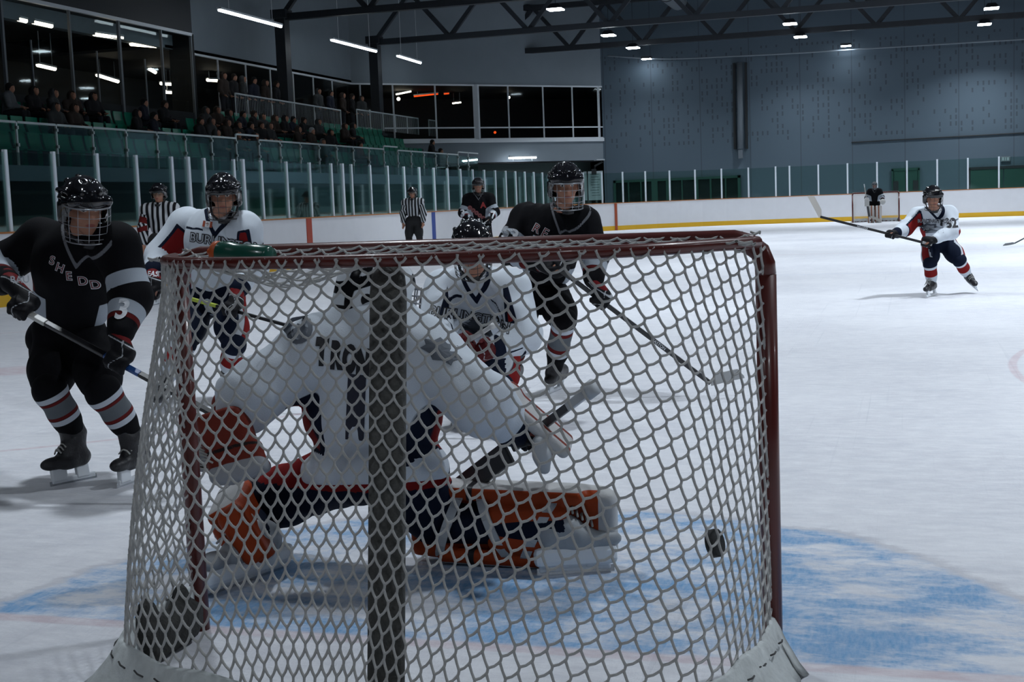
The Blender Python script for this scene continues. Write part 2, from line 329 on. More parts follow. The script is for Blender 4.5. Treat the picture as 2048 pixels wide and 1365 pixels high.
window(1, (XL, 37.7), (XL, 51.5), 4.42, 6.98, [(y-37.7)/13.8 for y in (39.5, 41.6, 43.6, 45.6, 47.5, 49.4)], None, M_pane)
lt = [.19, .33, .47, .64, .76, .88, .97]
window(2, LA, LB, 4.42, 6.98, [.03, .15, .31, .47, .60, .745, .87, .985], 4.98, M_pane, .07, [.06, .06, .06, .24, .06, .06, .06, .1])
# rooms behind the glass
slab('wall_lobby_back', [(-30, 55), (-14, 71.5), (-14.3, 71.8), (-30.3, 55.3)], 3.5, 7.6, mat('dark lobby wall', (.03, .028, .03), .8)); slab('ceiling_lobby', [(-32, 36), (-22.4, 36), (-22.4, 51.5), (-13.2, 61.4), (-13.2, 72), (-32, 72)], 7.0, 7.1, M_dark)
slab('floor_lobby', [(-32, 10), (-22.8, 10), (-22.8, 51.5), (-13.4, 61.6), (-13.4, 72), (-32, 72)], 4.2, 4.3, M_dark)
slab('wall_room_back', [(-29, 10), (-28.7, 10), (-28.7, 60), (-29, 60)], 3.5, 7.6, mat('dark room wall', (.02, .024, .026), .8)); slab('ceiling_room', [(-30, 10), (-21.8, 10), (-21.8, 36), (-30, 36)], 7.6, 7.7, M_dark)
# projecting booth on the left wall
BX, by0, by1 = -21.7, 16., 36.6
b_ = empty('window_3', (BX, 26, 4.4)); tag(b_, kind='structure')
slab('fascia', [(BX-.9, by0), (BX, by0), (BX, by1), (BX-.9, by1)], 7.45, 11.2, mat('charcoal fascia', (.02, .023, .028), .6), None, b_)
MB().box((BX-.4, by1-.05, 5.9), (.45, .05, 1.55)).build('end_panel', M_dark, b_)
MB().add([(BX-.05, by0, 4.42), (BX-.05, by1, 4.42), (BX-.05, by1, 7.45), (BX-.05, by0, 7.45)], [(0, 1, 2, 3)]).build('pane', M_pane, b_)
MB().bar((BX, by0, 7.42), (BX, by1, 7.42), .1, .1).build('frame', M_alu, b_)
dimal = mat('dull aluminium', (.16, .18, .2), .5)
for y, w in ((25.2, .30), (26.7, .08), (29.7, .06), (32.2, .10), (34.6, .06), (36.5, .12)): MB().box((BX, y, 5.9), (.04, w/2, 1.52)).build('mullion', dimal, b_)
for y in (27.9, 31, 33.6): MB().box((BX-.02, y, 5.4), (.02, .02, .95)).build('mullion', dimal, b_)

# ================================================================ LAMPS
def lamp_tube(a, b, label, m=M_tube, r=.05, group='fluorescent tubes', hang=11.2):
    a, b = A(*a), A(*b); e = empty('tube_light', (a+b)/2); tag(e, label, 'light', group)
    MB().bar(a+UP*.06, b+UP*.06, .16, .06).build('housing', M_alu, e); MB().tube([a, b], r, 8).build('tube', m, e)
    if hang:
        for c in (a*.85+b*.15, a*.15+b*.85): MB().tube([c+UP*.08, A(c[0], c[1], hang)], .012, 5).build('hanger', M_alu, e)
    return e
TX = -19.5
for (x0, y0, x1, y1), lb in zip(((438, 20, 562, 53), (663, 80, 752, 103), (795, 112, 841, 126)), ('longest fluorescent tube, nearest, over the left stands', 'fluorescent tube hanging between the two dark steel columns', 'short fluorescent tube just right of the second dark column')):
    lamp_tube(PX(x0, y0, TX), PX(x1, y1, TX), lb)
lamp_tube(P(1018, 316, 56.6), P(1072, 315, 57.6), 'fluorescent tube under the lobby soffit behind the rink corner', mat('bright lobby tube', (.86, .94, 1.), .5, emit=22.), .05, hang=3.36)
def lit(name, a, b, lb, m, r): e = lamp_tube(a, b, lb, m, r, 'lamps inside the glazed rooms', 7.65 if a[1] < 37 else 7.05); return e
for x0, y0, x1, y1, X, lb in ((36, 38, 52, 42, -22.45, 'warm lamp cut by the thick booth mullion at the left edge'), (66, 44, 103, 52, -22.45, 'warm lamp near the top left of the booth glass'), (188, 68, 244, 76, -22.45, 'long warm lamp in the middle of the booth'), (262, 88, 312, 92, -22.6, 'third warm lamp along the booth ceiling'), (386, 102, 401, 106, -22.6, 'small warm lamp at the far end of the booth'),
    (75, 130, 110, 138, -26, 'pale lamp low behind the booth glass, far left'), (194, 150, 236, 163, -26, 'thin bent pale lamp low in the booth'), (322, 167, 344, 168, -26, 'upper of two small bright strips low in the booth'), (331, 184, 354, 185, -26, 'lower of two small bright strips low in the booth'), (299, 138, 311, 145, -26, 'small pinkish lamp behind the booth glass'), (415, 160, 438, 161, -25, 'short lamp just right of the booth end')):
    lit('lamp', PX(x0, y0, X), PX(x1, y1, X), lb, M_warm, .065)
for x0, y0, x1, y1, Y, lb, m in ((828, 193, 876, 188, 58, 'long orange strip lamp left behind the lobby window', M_orange), (888, 188, 898, 187, 59.5, 'short orange strip lamp behind the lobby window', M_orange), (916, 187, 1012, 179, 61, 'longest orange strip lamp crossing the thick white mullion', M_orange), (792, 189, 822, 183, 57, 'pale strip lamp at the left end of the lobby window', M_warm), (905, 207, 922, 205, 60, 'faint pale strip lamp low in the lobby', M_warm)):
    lit('lamp', P(x0, y0, Y), P(x1, y1, Y), lb, m, .035)
def bulb(c, r, lb, m):
    e = empty('ceiling_lamp', c); tag(e, lb, 'light'); bm = bmesh.new(); bmesh.ops.create_icosphere(bm, subdivisions=2, radius=r); me = bpy.data.meshes.new('bulb'); bm.to_mesh(me); bm.free(); me.materials.append(m); o = bpy.data.objects.new('bulb', me); COL.objects.link(o); o.parent = e
    MB().tube([A(*c)+UP*r*.7, A(*c)+UP*(r+.1)], r*.4, 8).build('socket', M_dark, e)
bulb(P(990, 265, 60.5), .07, 'small orange round lamp low in the lobby window', M_orange); bulb(P(1018, 195, 61.5), .07, 'small white round lamp in the lobby window', M_warm); bulb(P(797, 198, 57), .09, 'small white lamp at the left end of the lobby', M_warm); bulb(PX(683, 200, -23.4), .08, 'small white lamp behind the left window strip', M_tube)
def high_bay(x, y, z, label, tilt=0.):
    e = empty('high_bay_light', (x, y, z)); tag(e, label, 'light', 'high bay lights over the ice')
    h = MB(); V = [(i*.28, j*.28, .02) for i, j in ((-1, -1), (1, -1), (1, 1), (-1, 1))]+[(i*.15, j*.15, .2) for i, j in ((-1, -1), (1, -1), (1, 1), (-1, 1))]
    h.add([A(*v)+A(x, y, z) for v in V], [(4, 5, 6, 7)]+[(i, (i+1) % 4, 4+(i+1) % 4, 4+i) for i in range(4)]); h.build('housing', M_steel, e)
    d = MB(); d.box((x, y, z), (.27, .27, .02)); d.build('lamp_face', M_day, e)
    MB().tube([(x, y, z+.2), (x, y, 11.2)], .012, 6).build('hanger', M_steel, e)
    la = bpy.data.lights.new('high_bay_lamp', 'AREA'); la.shape = 'SQUARE'; la.size = .5; la.spread = math.radians(126); la.color = (.84, .92, 1.); la.energy = (55. if y < 0 else 160. if y < 8 else 235. if y < 48 else 180.)*(.12 if x < -8 and y < 30 else .7 if x < -8 else .95 if x < 0 else 1.5); lo = bpy.data.objects.new('high_bay_lamp', la); lo.location = (x, y, z-.035); COL.objects.link(lo); rel(lo, e)
ZB = 8.3; ROWS = (('left', -11.), ('centre', -3.5), ('right', 4.4), ('far right', 12.))
YS = (-6., 4., 13., 22.5, 32., 40.)
for rn, x in ROWS:
    for y in YS:
        if (rn == 'left' and y > 35) or (y < 0 and rn in ('left', 'far right')): continue
        high_bay(x, y, ZB, 'square high bay lamp of the %s row, out over the near ice' % rn)
for px, py, z, lb in ((1111, 19, 8.3, 'largest high bay lamp near the top edge, nearest of the left row'), (1217, 71, 8.3, 'second high bay lamp of the left row'), (1266, 96, 8.3, 'third high bay lamp of the left row'), (1580, 48, 8.3, 'upper of two close high bay lamps in the centre row'), (1601, 74, 8.3, 'lower of two close high bay lamps in the centre row'), (1983, 17, 8.3, 'upper high bay lamp at the right edge'), (1969, 49, 8.3, 'lower high bay lamp at the right edge')):
    c = G(px, py, z); high_bay(c[0], c[1], z, lb)
def wall_lamp(px, py, lb, s=1.):
    c = P(px, py, WY-.75); e = empty('wall_light', c); tag(e, lb, 'light'); MB().box(c+A(0, 0, .06), (.25, .18, .05)).build('housing', M_steel, e); MB().box(c, (.22, .16, .02)).build('lamp_face', mat('wall lamp face', (.84, .92, 1.), .5, emit=40.), e); MB().bar(c+A(0, .1, .06), A(c[0], WY, c[2]+.06), .05, .05).build('bracket', M_steel, e)
wall_lamp(1293, 118, 'lamp washing light down the grey far wall right of the lobby window'); wall_lamp(1692, 92, 'small lamp alone at the top middle of the far wall')

# ================================================================ ROOF STEEL
def truss(y, label, n=12, m=M_steel):
    e = empty('roof_truss', (-21, y, 8.6)); tag(e, label, 'truss', 'roof trusses'); x0, x1, zb, zt = -21., 21., 8.6, 10.6
    MB().bar((x0, y, zb), (x1, y, zb), .28, .24).build('bottom_chord', m, e); MB().bar((x0, y, zt), (x1, y, zt), .28, .24).build('top_chord', m, e)
    for i in range(n):
        a = x0+(x1-x0)*i/n; b = x0+(x1-x0)*(i+1)/n; c = (a+b)/2; MB().bar((a, y, zb), (c, y, zt), .17, .17).build('brace', m, e); MB().bar((c, y, zt), (b, y, zb), .17, .17).build('brace', m, e)
M_steel2 = mat('grey painted steel', (.035, .042, .052), .5)
truss(42., 'nearest roof truss in view, meeting the first dark column'); truss(51., 'second roof truss, meeting the column right of it', m=M_steel2); truss(58.2, 'farthest roof truss close to the end wall'); truss(33., 'roof truss just above the picture, over the near half', m=M_steel2)
for y, lb in ((42., 'thicker dark steel column between the windows on the left'), (51., 'second dark steel column beside the lobby window')):
    e = empty('steel_column', (-21, y, 4.6)); tag(e, lb, 'column'); MB().box((-21, y, 6.55), (.2, .22, 2.0)).build('shaft', M_steel, e); MB().box((-21, y, 4.6), (.3, .3, .05)).build('base_plate', M_steel, e); MB().box((-21, y, 8.7), (.3, .3, .16)).build('cap', M_steel, e)
for x, lb, r in ((-8.6, 'pale round air duct running along the roof', .42), (9., 'round air duct over the right side of the ice', .4)):
    e = empty('air_duct', (x, 30, 10.2)); tag(e, lb, 'duct'); MB().tube([(x, y, 10.2) for y in (-8, 20, 40, 57)], r, 16).build('duct_tube', mat('galvanised duct', (.20, .23, .26), .5, .3), e, True)
    for y in range(0, 57, 6): MB().tube([(x, y-.05, 10.2), (x, y+.05, 10.2)], r+.03, 16).build('collar', M_steel2, e)
for x in (-16, -6, 6, 16):
    o = MB().bar((x, -14, 11.07), (x, 57.6 if x < -10 else 61, 11.07), .16, .2).build('purlin', M_steel2); tag(o, {-16: 'roof purlin above the left stands', -6: 'roof purlin left of centre', 6: 'roof purlin right of centre', 16: 'roof purlin above the right boards'}[x], 'beam', 'long roof purlins')
e = empty('cable_tray', (5, 60.6, 8)); tag(e, 'thin cable tray sagging along the top of the far wall', 'cable'); MB().tube(curve_pts([P(x, y, 60.7) for x, y in ((1215, 112), (1330, 118), (1480, 112), (1600, 106), (1760, 96), (2060, 78))]), .035, 6).build('cable', M_grey, e, True)
# drop duct on the far wall
e = empty('wall_duct', P(1480, 215, WY)); tag(e, 'tall narrow drainpipe duct on the grey far wall', 'duct'); a, b = P(1479, 125, WY-.2), P(1481, 298, WY-.2)
MB().tube([a, b], .14, 12).build('pipe', mat('grey pipe', (.13, .155, .18), .45), e, True); MB().bar(a+A(-.28, .15, 0), b+A(-.28, .15, 0), .1, .12).build('side_channel', M_dark, e); MB().bar(a+A(.28, .15, 0), b+A(.28, .15, 0), .08, .12).build('side_channel', M_dark, e); MB().box(b-UP*.25, (.1, .1, .2)).build('outlet', mat('grey pipe', (.13, .155, .18)), e)
e = empty('conduit', P(1880, 275, WY)); tag(e, 'thin conduit running level across the right of the far wall', 'conduit'); MB().tube([P(1703, 285, WY-.05), P(2080, 264, WY-.05)], .03, 6).build('conduit_pipe', M_dark, e)
# doors and windows low in the far wall
def quadY(x0, y0, x1, y1, Y): return P(x0, y0, Y), P(x1, y1, Y)
def wall_rect(mb, x0, x1, z0, z1, y, t=.06): mb.box(((x0+x1)/2, y, (z0+z1)/2), ((x1-x0)/2, t/2, (z1-z0)/2)); return mb
xa, xb = P(1228, 380, WY)[0], P(1482, 380, WY)[0]; zt = P(1355, 356, WY)[2]
e = empty('window_4', ((xa+xb)/2, WY, 0)); tag(e, kind='structure'); wall_rect(MB(), xa, xb, .3, zt, WY-.03).build('pane', mat('dark green window glass', (.006, .014, .013), .2), e)
f = MB(); wall_rect(f, xa, xb, zt-.12, zt, WY-.08, .1); wall_rect(f, xa, xa+.12, .3, zt, WY-.08, .1); wall_rect(f, xb-.14, xb, .3, zt, WY-.08, .1); f.build('frame', M_green, e)
for px, w in ((1258, .06), (1283, .06), (1310, .3), (1338, .25), (1365, .06), (1394, .16), (1422, .08), (1452, .06)):
    c = P(px, 380, WY)[0]; wall_rect(MB(), c-w/2, c+w/2, .3, zt, WY-.08, .09).build('mullion', M_green, e)
for n, (x0, x1, yt) in enumerate(((1787, 1836, 338), (1940, 2075, 334))):
    a, b = P(x0, 360, WY)[0], P(x1, 360, WY)[0]; t = P((x0+x1)/2, yt, WY)[2]; e = empty('door_%d' % (n+1), ((a+b)/2, WY, 0)); tag(e, kind='structure')
    for k in range(2): wall_rect(MB(), a+(b-a)*k/2+.02, a+(b-a)*(k+1)/2-.02, 0, t-.08, WY-.05, .06).build('leaf', M_green, e)
    f = MB(); wall_rect(f, a-.08, b+.08, t-.08, t+.04, WY-.05, .1); wall_rect(f, a-.08, a, 0, t, WY-.05, .1); wall_rect(f, b, b+.08, 0, t, WY-.05, .1); f.build('frame', M_dark if n else M_green, e)
    if not n:
        for k in (-1, 1): wall_rect(MB(), (a+b)/2+k*.45-.12, (a+b)/2+k*.45+.12, t-1.0, t-.55, WY-.09, .03).build('vision_panel', M_dark, e)
# notices
c = P(1191, 372, WY-.3); e = empty('notice_board', c); tag(e, 'pale notice sheet with lines of text on the wall at the rink corner', 'sign'); d = .36
a, b = P(1177, 372, WY-.06), P(1206, 371, WY-.06); hz = .72; MB().box((a+b)/2, ((b-a)[0]/2, .02, hz)).build('sheet', mat('pale sheet', (.38, .46, .48), .6), e)
for k in range(9): MB().box((a+b)/2+A(-.05+.03*(k % 3), -.025, .56-.13*k), (.22-.03*(k % 2), .004, .016)).build('text_line', mat('grey ink', (.12, .16, .17)), e)
MB().box(a+A(-.16, 0, 0), (.08, .02, hz)).build('side_sheet', mat('pale sheet', (.38, .46, .48)), e)
e = empty('wall_bracket', P(1188, 335, WY)); tag(e, 'dark camera arm fixed above the pale notice sheet', 'camera'); MB().tube([P(1188, 345, WY-.1), P(1190, 332, WY-.4), P(1205, 324, WY-.1)], .05, 6).build('arm', M_dark, e); MB().box(P(1188, 344, WY-.3), (.1, .12, .14)).build('camera_body', M_dark, e); MB().box(P(1197, 320, WY-.2), (.3, .1, .03)).build('shelf', M_alu, e)
e = empty('door_sign', P(2010, 318, WY)); tag(e, 'small pale sign above the green double door at the right', 'sign'); MB().box(P(2011, 318, WY-.06), (.2, .02, .11)).build('plate', mat('dim plate', (.16, .19, .21), .6), e)
for k, w in enumerate((.10, .04, .12)): MB().box(P(2006+5*k, 318, WY-.09), (.03 if k != 1 else .012, .004, .07)).build('mark', mat('pale ink', (.4, .45, .48)), e)

# ================================================================ STANDS
RX = -17.5; ZS = 2.62
slab('trim_3', [(RX-.02, -8), (RX+.25, -8), (RX+.25, 55.6), (RX-.02, 55.6)], 2.28, ZS, mat('blue grey concrete edge', (.15, .21, .27), .7))
o = MB()
for r in range(5): o.box((RX-.425-.85*r-(0 if r < 4 else .6), 23.7, ZS-.1+.46*r), (.43 if r < 4 else 1.1, 31.7, .12)); o.box((RX-.85*(r+1)+.02-.0, 23.7, ZS+.13+.46*r), (.02, 31.7, .24))
tag(o.build('floor_stands', mat('dark concrete', (.025, .03, .034), .85, var=.2, bscale=3)), kind='structure')
slab('wall_stands_under', [(RX-.9, -8), (RX-.7, -8), (RX-.7, 55.6), (RX-.9, 55.6)], 0, 2.3, mat('dark green block wall', (.006, .022, .018), .6)); slab('trim_4', [(RX-.68, -8), (RX-.64, -8), (RX-.64, 55.6), (RX-.68, 55.6)], 2.02, 2.1, mat('dim green rail', (.03, .055, .05), .5))
slab('wall_bench_back', [(-15.2, 12), (-15.0, 12), (-15.0, 47), (-15.2, 47)], 0, 1.5, mat('grey green bench back', (.055, .085, .08), .6))
# front guard rail of glass panels on posts
rail_pts = [(0, 240, 0), (252, 260, 1), (322, 257, 0), (625, 285, 1), (664, 283, 0), (853, 305, 1), (877, 298, 0), (984, 312, 1), (1019, 311, 0)]
ZR = 3.58; M_rail = mat('pale galvanised rail', (.5, .56, .58), .4)
ys = [14.2+1.43*k for k in range(29)]
def gap(y): return any(a <= y < b for a, b in ((19.0, 20.6), (31.2, 33.0), (42.3, 44.2), (52, 56)))
for k in range(len(ys)-1):
    a, b = ys[k], ys[k+1]; up = .12 if gap((a+b)/2) else 0.; e = empty('guard_rail', (RX, a, ZS)); tag(e, ('raised gate bay of the pale guard rail before the stands' if up else 'bay of pale post and glass guard rail along the front of the stands'), 'railing', 'guard rail gate bays' if up else 'guard rail bays')
    MB().bar((RX, a+.03, ZR+up), (RX, b-.03, ZR+up), .05, .05).build('top_rail', M_rail, e)
    MB().box((RX, a, (ZS-.12+ZR+up)/2), (.022, .022, (ZR+up-ZS+.12)/2)).build('post', M_rail, e); 
    for z in (ZR-.12, ZR-.5, ZS-.08): MB().box((RX+.02, a, z), (.035, .022, .035)).build('clamp', M_rail, e)
    MB().box((RX-.01, (a+b)/2, (ZS+ZR)/2), (.006, (b-a)/2-.06, (ZR-ZS)/2-.04)).build('pane', M_rink, e)
# upper guards behind the seats
def guard(x0, y0, x1, y1, n, lb, X=-20.4, h=.75):
    a, b = PX(x0, y0, X), PX(x1, y1, X); e = empty('mesh_guard', a); tag(e, lb, 'railing'); MB().tube([a, b], .03, 6).build('top_rail', M_rail, e); q = MB()
    for k in range(n+1): c = a+(b-a)*k/n; MB().tube([c, c-UP*h], .022, 6).build('post', M_rail, e)
    L = int(np.linalg.norm(b-a)/.12)
    for k in range(L): c = a+(b-a)*k/L; q.tube([c, c-UP*h], .006, 3, False)
    q.build('mesh_infill', M_rail, e)
guard(470, 187, 681, 221, 2, 'longer upper guard with mesh infill between the columns'); guard(713, 219, 836, 237, 5, 'upper mesh guard right of the gangway, ending before the lobby'); guard(857, 240, 872, 242, 1, 'short stub of mesh guard by the lobby window')
# seats
M_seat = mat('green moulded seat plastic', (.015, .22, .14), .22)
def seat_proto():
    b = MB(); prof = [(-.02, .0), (-.10, .02), (-.16, .18), (-.19, .36), (-.185, .45), (-.16, .455), (-.155, .36), (-.125, .2), (-.07, .06), (.22, .03), (.22, .0)]
    for s in (-.23, .23): pass
    n = len(prof); V = [(x, -.225, z) for x, z in prof]+[(x, .225, z) for x, z in prof]; b.add(V, [tuple(range(n)), tuple(range(n, 2*n))[::-1]]+[(i, n+i, n+(i+1) % n, (i+1) % n) for i in range(n)])
    b.box((-.02, 0, -.17), (.04, .05, .18)); return b.build('stadium_seat', M_seat, bevel=.02)
seat0 = seat_proto(); first = True; seats = 0
CROWD_Y = []
for r in range(4):
    x = RX-.55-.85*r; z = ZS+.02+.46*r+.36; y = 13.4 if r < 3 else 36.
    while y < 50.5 and seats < 298:
        y += .56
        if any(a < y < b for a, b in ((19.2, 20.5), (31.4, 32.8), (42.5, 44.))): continue
        s = seat0 if first else seat0.copy()
        if not first: COL.objects.link(s)
        first = False; seats += 1; s.location = (x, y, z); tag(s, 'green plastic seat in the %s row of the left stands' % ('front', 'second', 'third', 'back')[r], 'seat', 'green seats, %s row' % ('front', 'second', 'third', 'back')[r])

# ================================================================ RINK BOARDS AND GLASS
RW, R0, R1, RR = 12.95, -3.62, 57.65, 8.5; BH = 1.2
def ring(off=0.):
    w, rr = RW+off, RR+off; pts = []
    for cx, cy, a0 in ((-RW+RR, R0+RR, 270), (-RW+RR, R1-RR, 180), (RW-RR, R1-RR, 90), (RW-RR, R0+RR, 0)):
        for k in range(13): a = math.radians(a0-90*k/12); pts.append((cx+rr*math.cos(a), cy+rr*math.sin(a)))
    return pts
def ribbon(o1, o2, z0, z1):
    a, b = ring(o1), ring(o2); n = len(a); mb = MB(); V = [(*p, z0) for p in a]+[(*p, z1) for p in a]+[(*p, z1) for p in b]+[(*p, z0) for p in b]; F = []
    for i in range(n):
        j = (i+1) % n
        for k in range(4): F.append((k*n+i, k*n+j, ((k+1) % 4)*n+j, ((k+1) % 4)*n+i))
    return mb.add(V, F)
bd = empty('dasher_boards', (0, 57.65, 0)); tag(bd, 'white dasher boards with yellow kick plate all round the rink', 'rink boards')
ribbon(0, .12, 0, BH).build('board_face', M_board, bd); ribbon(-.012, .0, 0, .2).build('kick_plate', mat('yellow kick plate', (.72, .42, .012), .45), bd); ribbon(-.02, .14, BH, BH+.03).build('cap_rail', mat('orange cap rail', (.42, .15, .03), .5), bd)
def on_left(px, w, col, nm, yy):
    MB().box((-RW+.004, yy, BH/2+.1), (.01, w/2, BH/2-.1)).build(nm, col, bd)
on_left(617, .3, mat('red line paint', (.42, .05, .02), .5), 'red_line', PX(617, 436, -12.95)[1]); on_left(866, .3, mat('blue line paint', (.02, .06, .30), .5), 'blue_line', PX(866, 423, -12.95)[1])
# far goal line carried up the corner boards
a = math.acos((-RW+RR-(-11.3))/RR); gx, gy = -RW+RR-RR*math.cos(a), R1-RR+RR*math.sin(a)
q = P(1213.5, 430, 55.); best = min(((p[0]-0, p) for p in ring(-.01)), key=lambda t: abs(math.atan2(t[1][0]-CAM[0], t[1][1]-CAM[1])-math.atan2(q[0]-CAM[0], q[1]-CAM[1]))+(9 if t[1][1] < 30 else 0))[1]
MB().box((best[0]+.02, best[1]-.02, BH/2), (.05, .05, BH/2-.01)).build('goal_line_mark', mat('red goal mark', (.40, .08, .03), .5), bd)
# glass
M_post = mat('white glass post', (.70, .76, .82), .35); posts = []
y = 12.4
while y < R1-RR: posts.append((-RW-.06, y)); y += 1.3
for k in range(1, 12): a = math.radians(180-90*k/11.); posts.append((-RW+RR+(RR+.06)*math.cos(a), R1-RR+(RR+.06)*math.sin(a)))
x = 5.094-1.275*7
while x < 8: posts.append((x, R1+.06)); x += 1.275
posts = [p for p in posts if not (p[1] > R1 and p[0] < -4.0 and False)]
side = lambda p: 'far end' if p[1] > R1-.5 else ('rink corner' if p[1] > R1-RR else 'left side')
for i, p in enumerate(posts):
    w = .035; e = empty('glass_panel', (*p, BH+.03)); tag(e, 'white post and clear greenish pane of protective glass on the %s boards' % side(p), 'glass panel', 'rink glass panels, %s' % side(p)); MB().box((*p, BH+.03+.67), (w, w, .69)).build('post', M_post, e, bevel=.008)
    if i+1 < len(posts):
        q = posts[i+1]; d = A(q[0]-p[0], q[1]-p[1], 0); L = np.linalg.norm(d)
        if L > 1.8 or L < .3: continue
        d = d/L; MB().box(((p[0]+q[0])/2, (p[1]+q[1])/2, BH+.03+.66), (L/2-.036, .006, .66), (d, np.cross(UP, d), UP)).build('pane', M_rink, e)
for px in (381, 490, 688):                                     # doubled gate posts
    c = PX(px, 420, -RW-.06); o = MB().box((*c[:2], BH+.03+.67), (.045, .045, .7)).build('gate_post', M_post, bevel=.008); tag(o, {381: 'thicker white gate post right behind the striped referee', 490: 'thicker white gate post right of the white player at the boards', 688: 'thicker white gate post between the red and blue board marks'}[px], 'post')
# ================================================================ GOAL NET
ZT = 1.245
TOPC = curve_pts([(-.945, 0, ZT), (-.922, -.06, ZT), (-.885, -.15, ZT), (-.83, -.26, ZT), (-.70, -.41, ZT), (-.45, -.55, ZT), (0, -.62, ZT), (.42, -.54, ZT), (.68, -.40, ZT), (.84, -.20, ZT), (.92, -.08, ZT), (.945, 0, ZT)], 10)
BASC = curve_pts([(-.945, 0, .03), (-.96, -.15, .03), (-.94, -.38, .03), (-.83, -.60, .03), (-.48, -.77, .03), (0, -.83, .03), (.5, -.77, .03), (.83, -.58, .03), (.915, -.33, .03), (.945, -.14, .03), (.945, 0, .03)], 10)
def resample(p, n):
    p = np.array(p); d = np.r_[0, np.cumsum(np.linalg.norm(np.diff(p, axis=0), axis=1))]; u = np.linspace(0, d[-1], n); return np.stack([np.interp(u, d, p[:, i]) for i in range(3)], 1), d[-1]
TOPR, LT = resample(TOPC, 201); BASR, LB_ = resample(BASC, 201)
def on(cv, u): x = np.clip(u, 0, 1)*200; i = np.minimum(x.astype(int), 199); t = (x-i)[..., None]; return cv[i]*(1-t)+cv[i+1]*t
LM = (LT+LB_)/2; HN = 1.15
U0 = np.interp(0., TOPR[:, 0], np.linspace(0, 1, 201))
def surf(s, y):                                        # s metres from the middle, y metres below the top bar
    u = U0+s/LM; t = y/HN; p = on(TOPR, u)*(1-t)[..., None]+on(BASR, u)*t[..., None]; nrmv = np.stack([p[..., 0]*.6, -np.ones_like(s), 0*s], -1); b = np.sin(np.pi*np.clip(t, 0, 1))
    p[..., 2] = ZT-.005-(ZT-.13)*t
    # the weight of the cords lets the lower half hang in a little, the corners bulge out
    bulge = .035*b*np.clip(1-(np.abs(s)-.75)**2/.2, 0, 1)-.05*b*np.exp(-(s/.5)**2)
    p = p+nrmv*bulge[..., None]; p[..., 1] -= .02*np.clip(1-t*12, 0, 1)
    return p
def lattice_xy(p, q):
    pk = A(-45, -22, -3, 13, 30, 70); c = np.interp(p, A(-45, -22, -3, 17, 27, 40, 70), A(.013, .011, 0, -.0125, -.0165, -.018, -.018)); hp = A(-.007, -.006, 0, .008, .0162, .0165)
    pp = np.arange(-90, 91); H = np.r_[0, np.cumsum((np.interp(pp[1:], pk, hp)+np.interp(pp[:-1], pk, hp))/2)]; H = H-H[90+(-3)]
    x = .0246*p+c*(q-12)+.004*np.sin(q*.35+p*.22); y = .0342*q+.00012*q*q+np.interp(p, pp, H)+.003*np.sin(p*.5+q*.4); return x, y
M_cord = mat('off white net cord', (.52, .52, .51), .85, bump=.6, bscale=500.); M_red = mat('red goal pipe paint', (.085, .008, .005), .35, coat=.15, var=.2, bscale=8)
def cords(segs, r, n=5):
    """all cords of one net sheet in one mesh: (a, b, sag)"""
    Aa = np.array([s[0] for s in segs]); Bb = np.array([s[1] for s in segs]); D = Bb-Aa; L = np.linalg.norm(D, axis=1, keepdims=True); T = D/np.maximum(L, 1e-9)
    X = np.cross(T, A(.13, .97, .2)); X /= np.linalg.norm(X, axis=1, keepdims=True); Y = np.cross(T, X); rings = []
    ts = (0, .12, .5, .88, 1); rr = (1.15, 1.0, .92, 1.0, 1.15)
    for t, k in zip(ts, rr):
        c = Aa+D*t; c[:, 2] -= .004*math.sin(math.pi*t)
        for j in range(n): a = 2*math.pi*j/n; rings.append(c+r*k*(math.cos(a)*X+math.sin(a)*Y))
    V = np.stack(rings, 1).reshape(-1, 3); m = len(ts)*n; base = (np.arange(len(segs))*m)[:, None, None]
    F = np.array([[i*n+j, i*n+(j+1) % n, (i+1)*n+(j+1) % n, (i+1)*n+j] for i in range(len(ts)-1) for j in range(n)])[None]+base; return V, F.reshape(-1, 4)
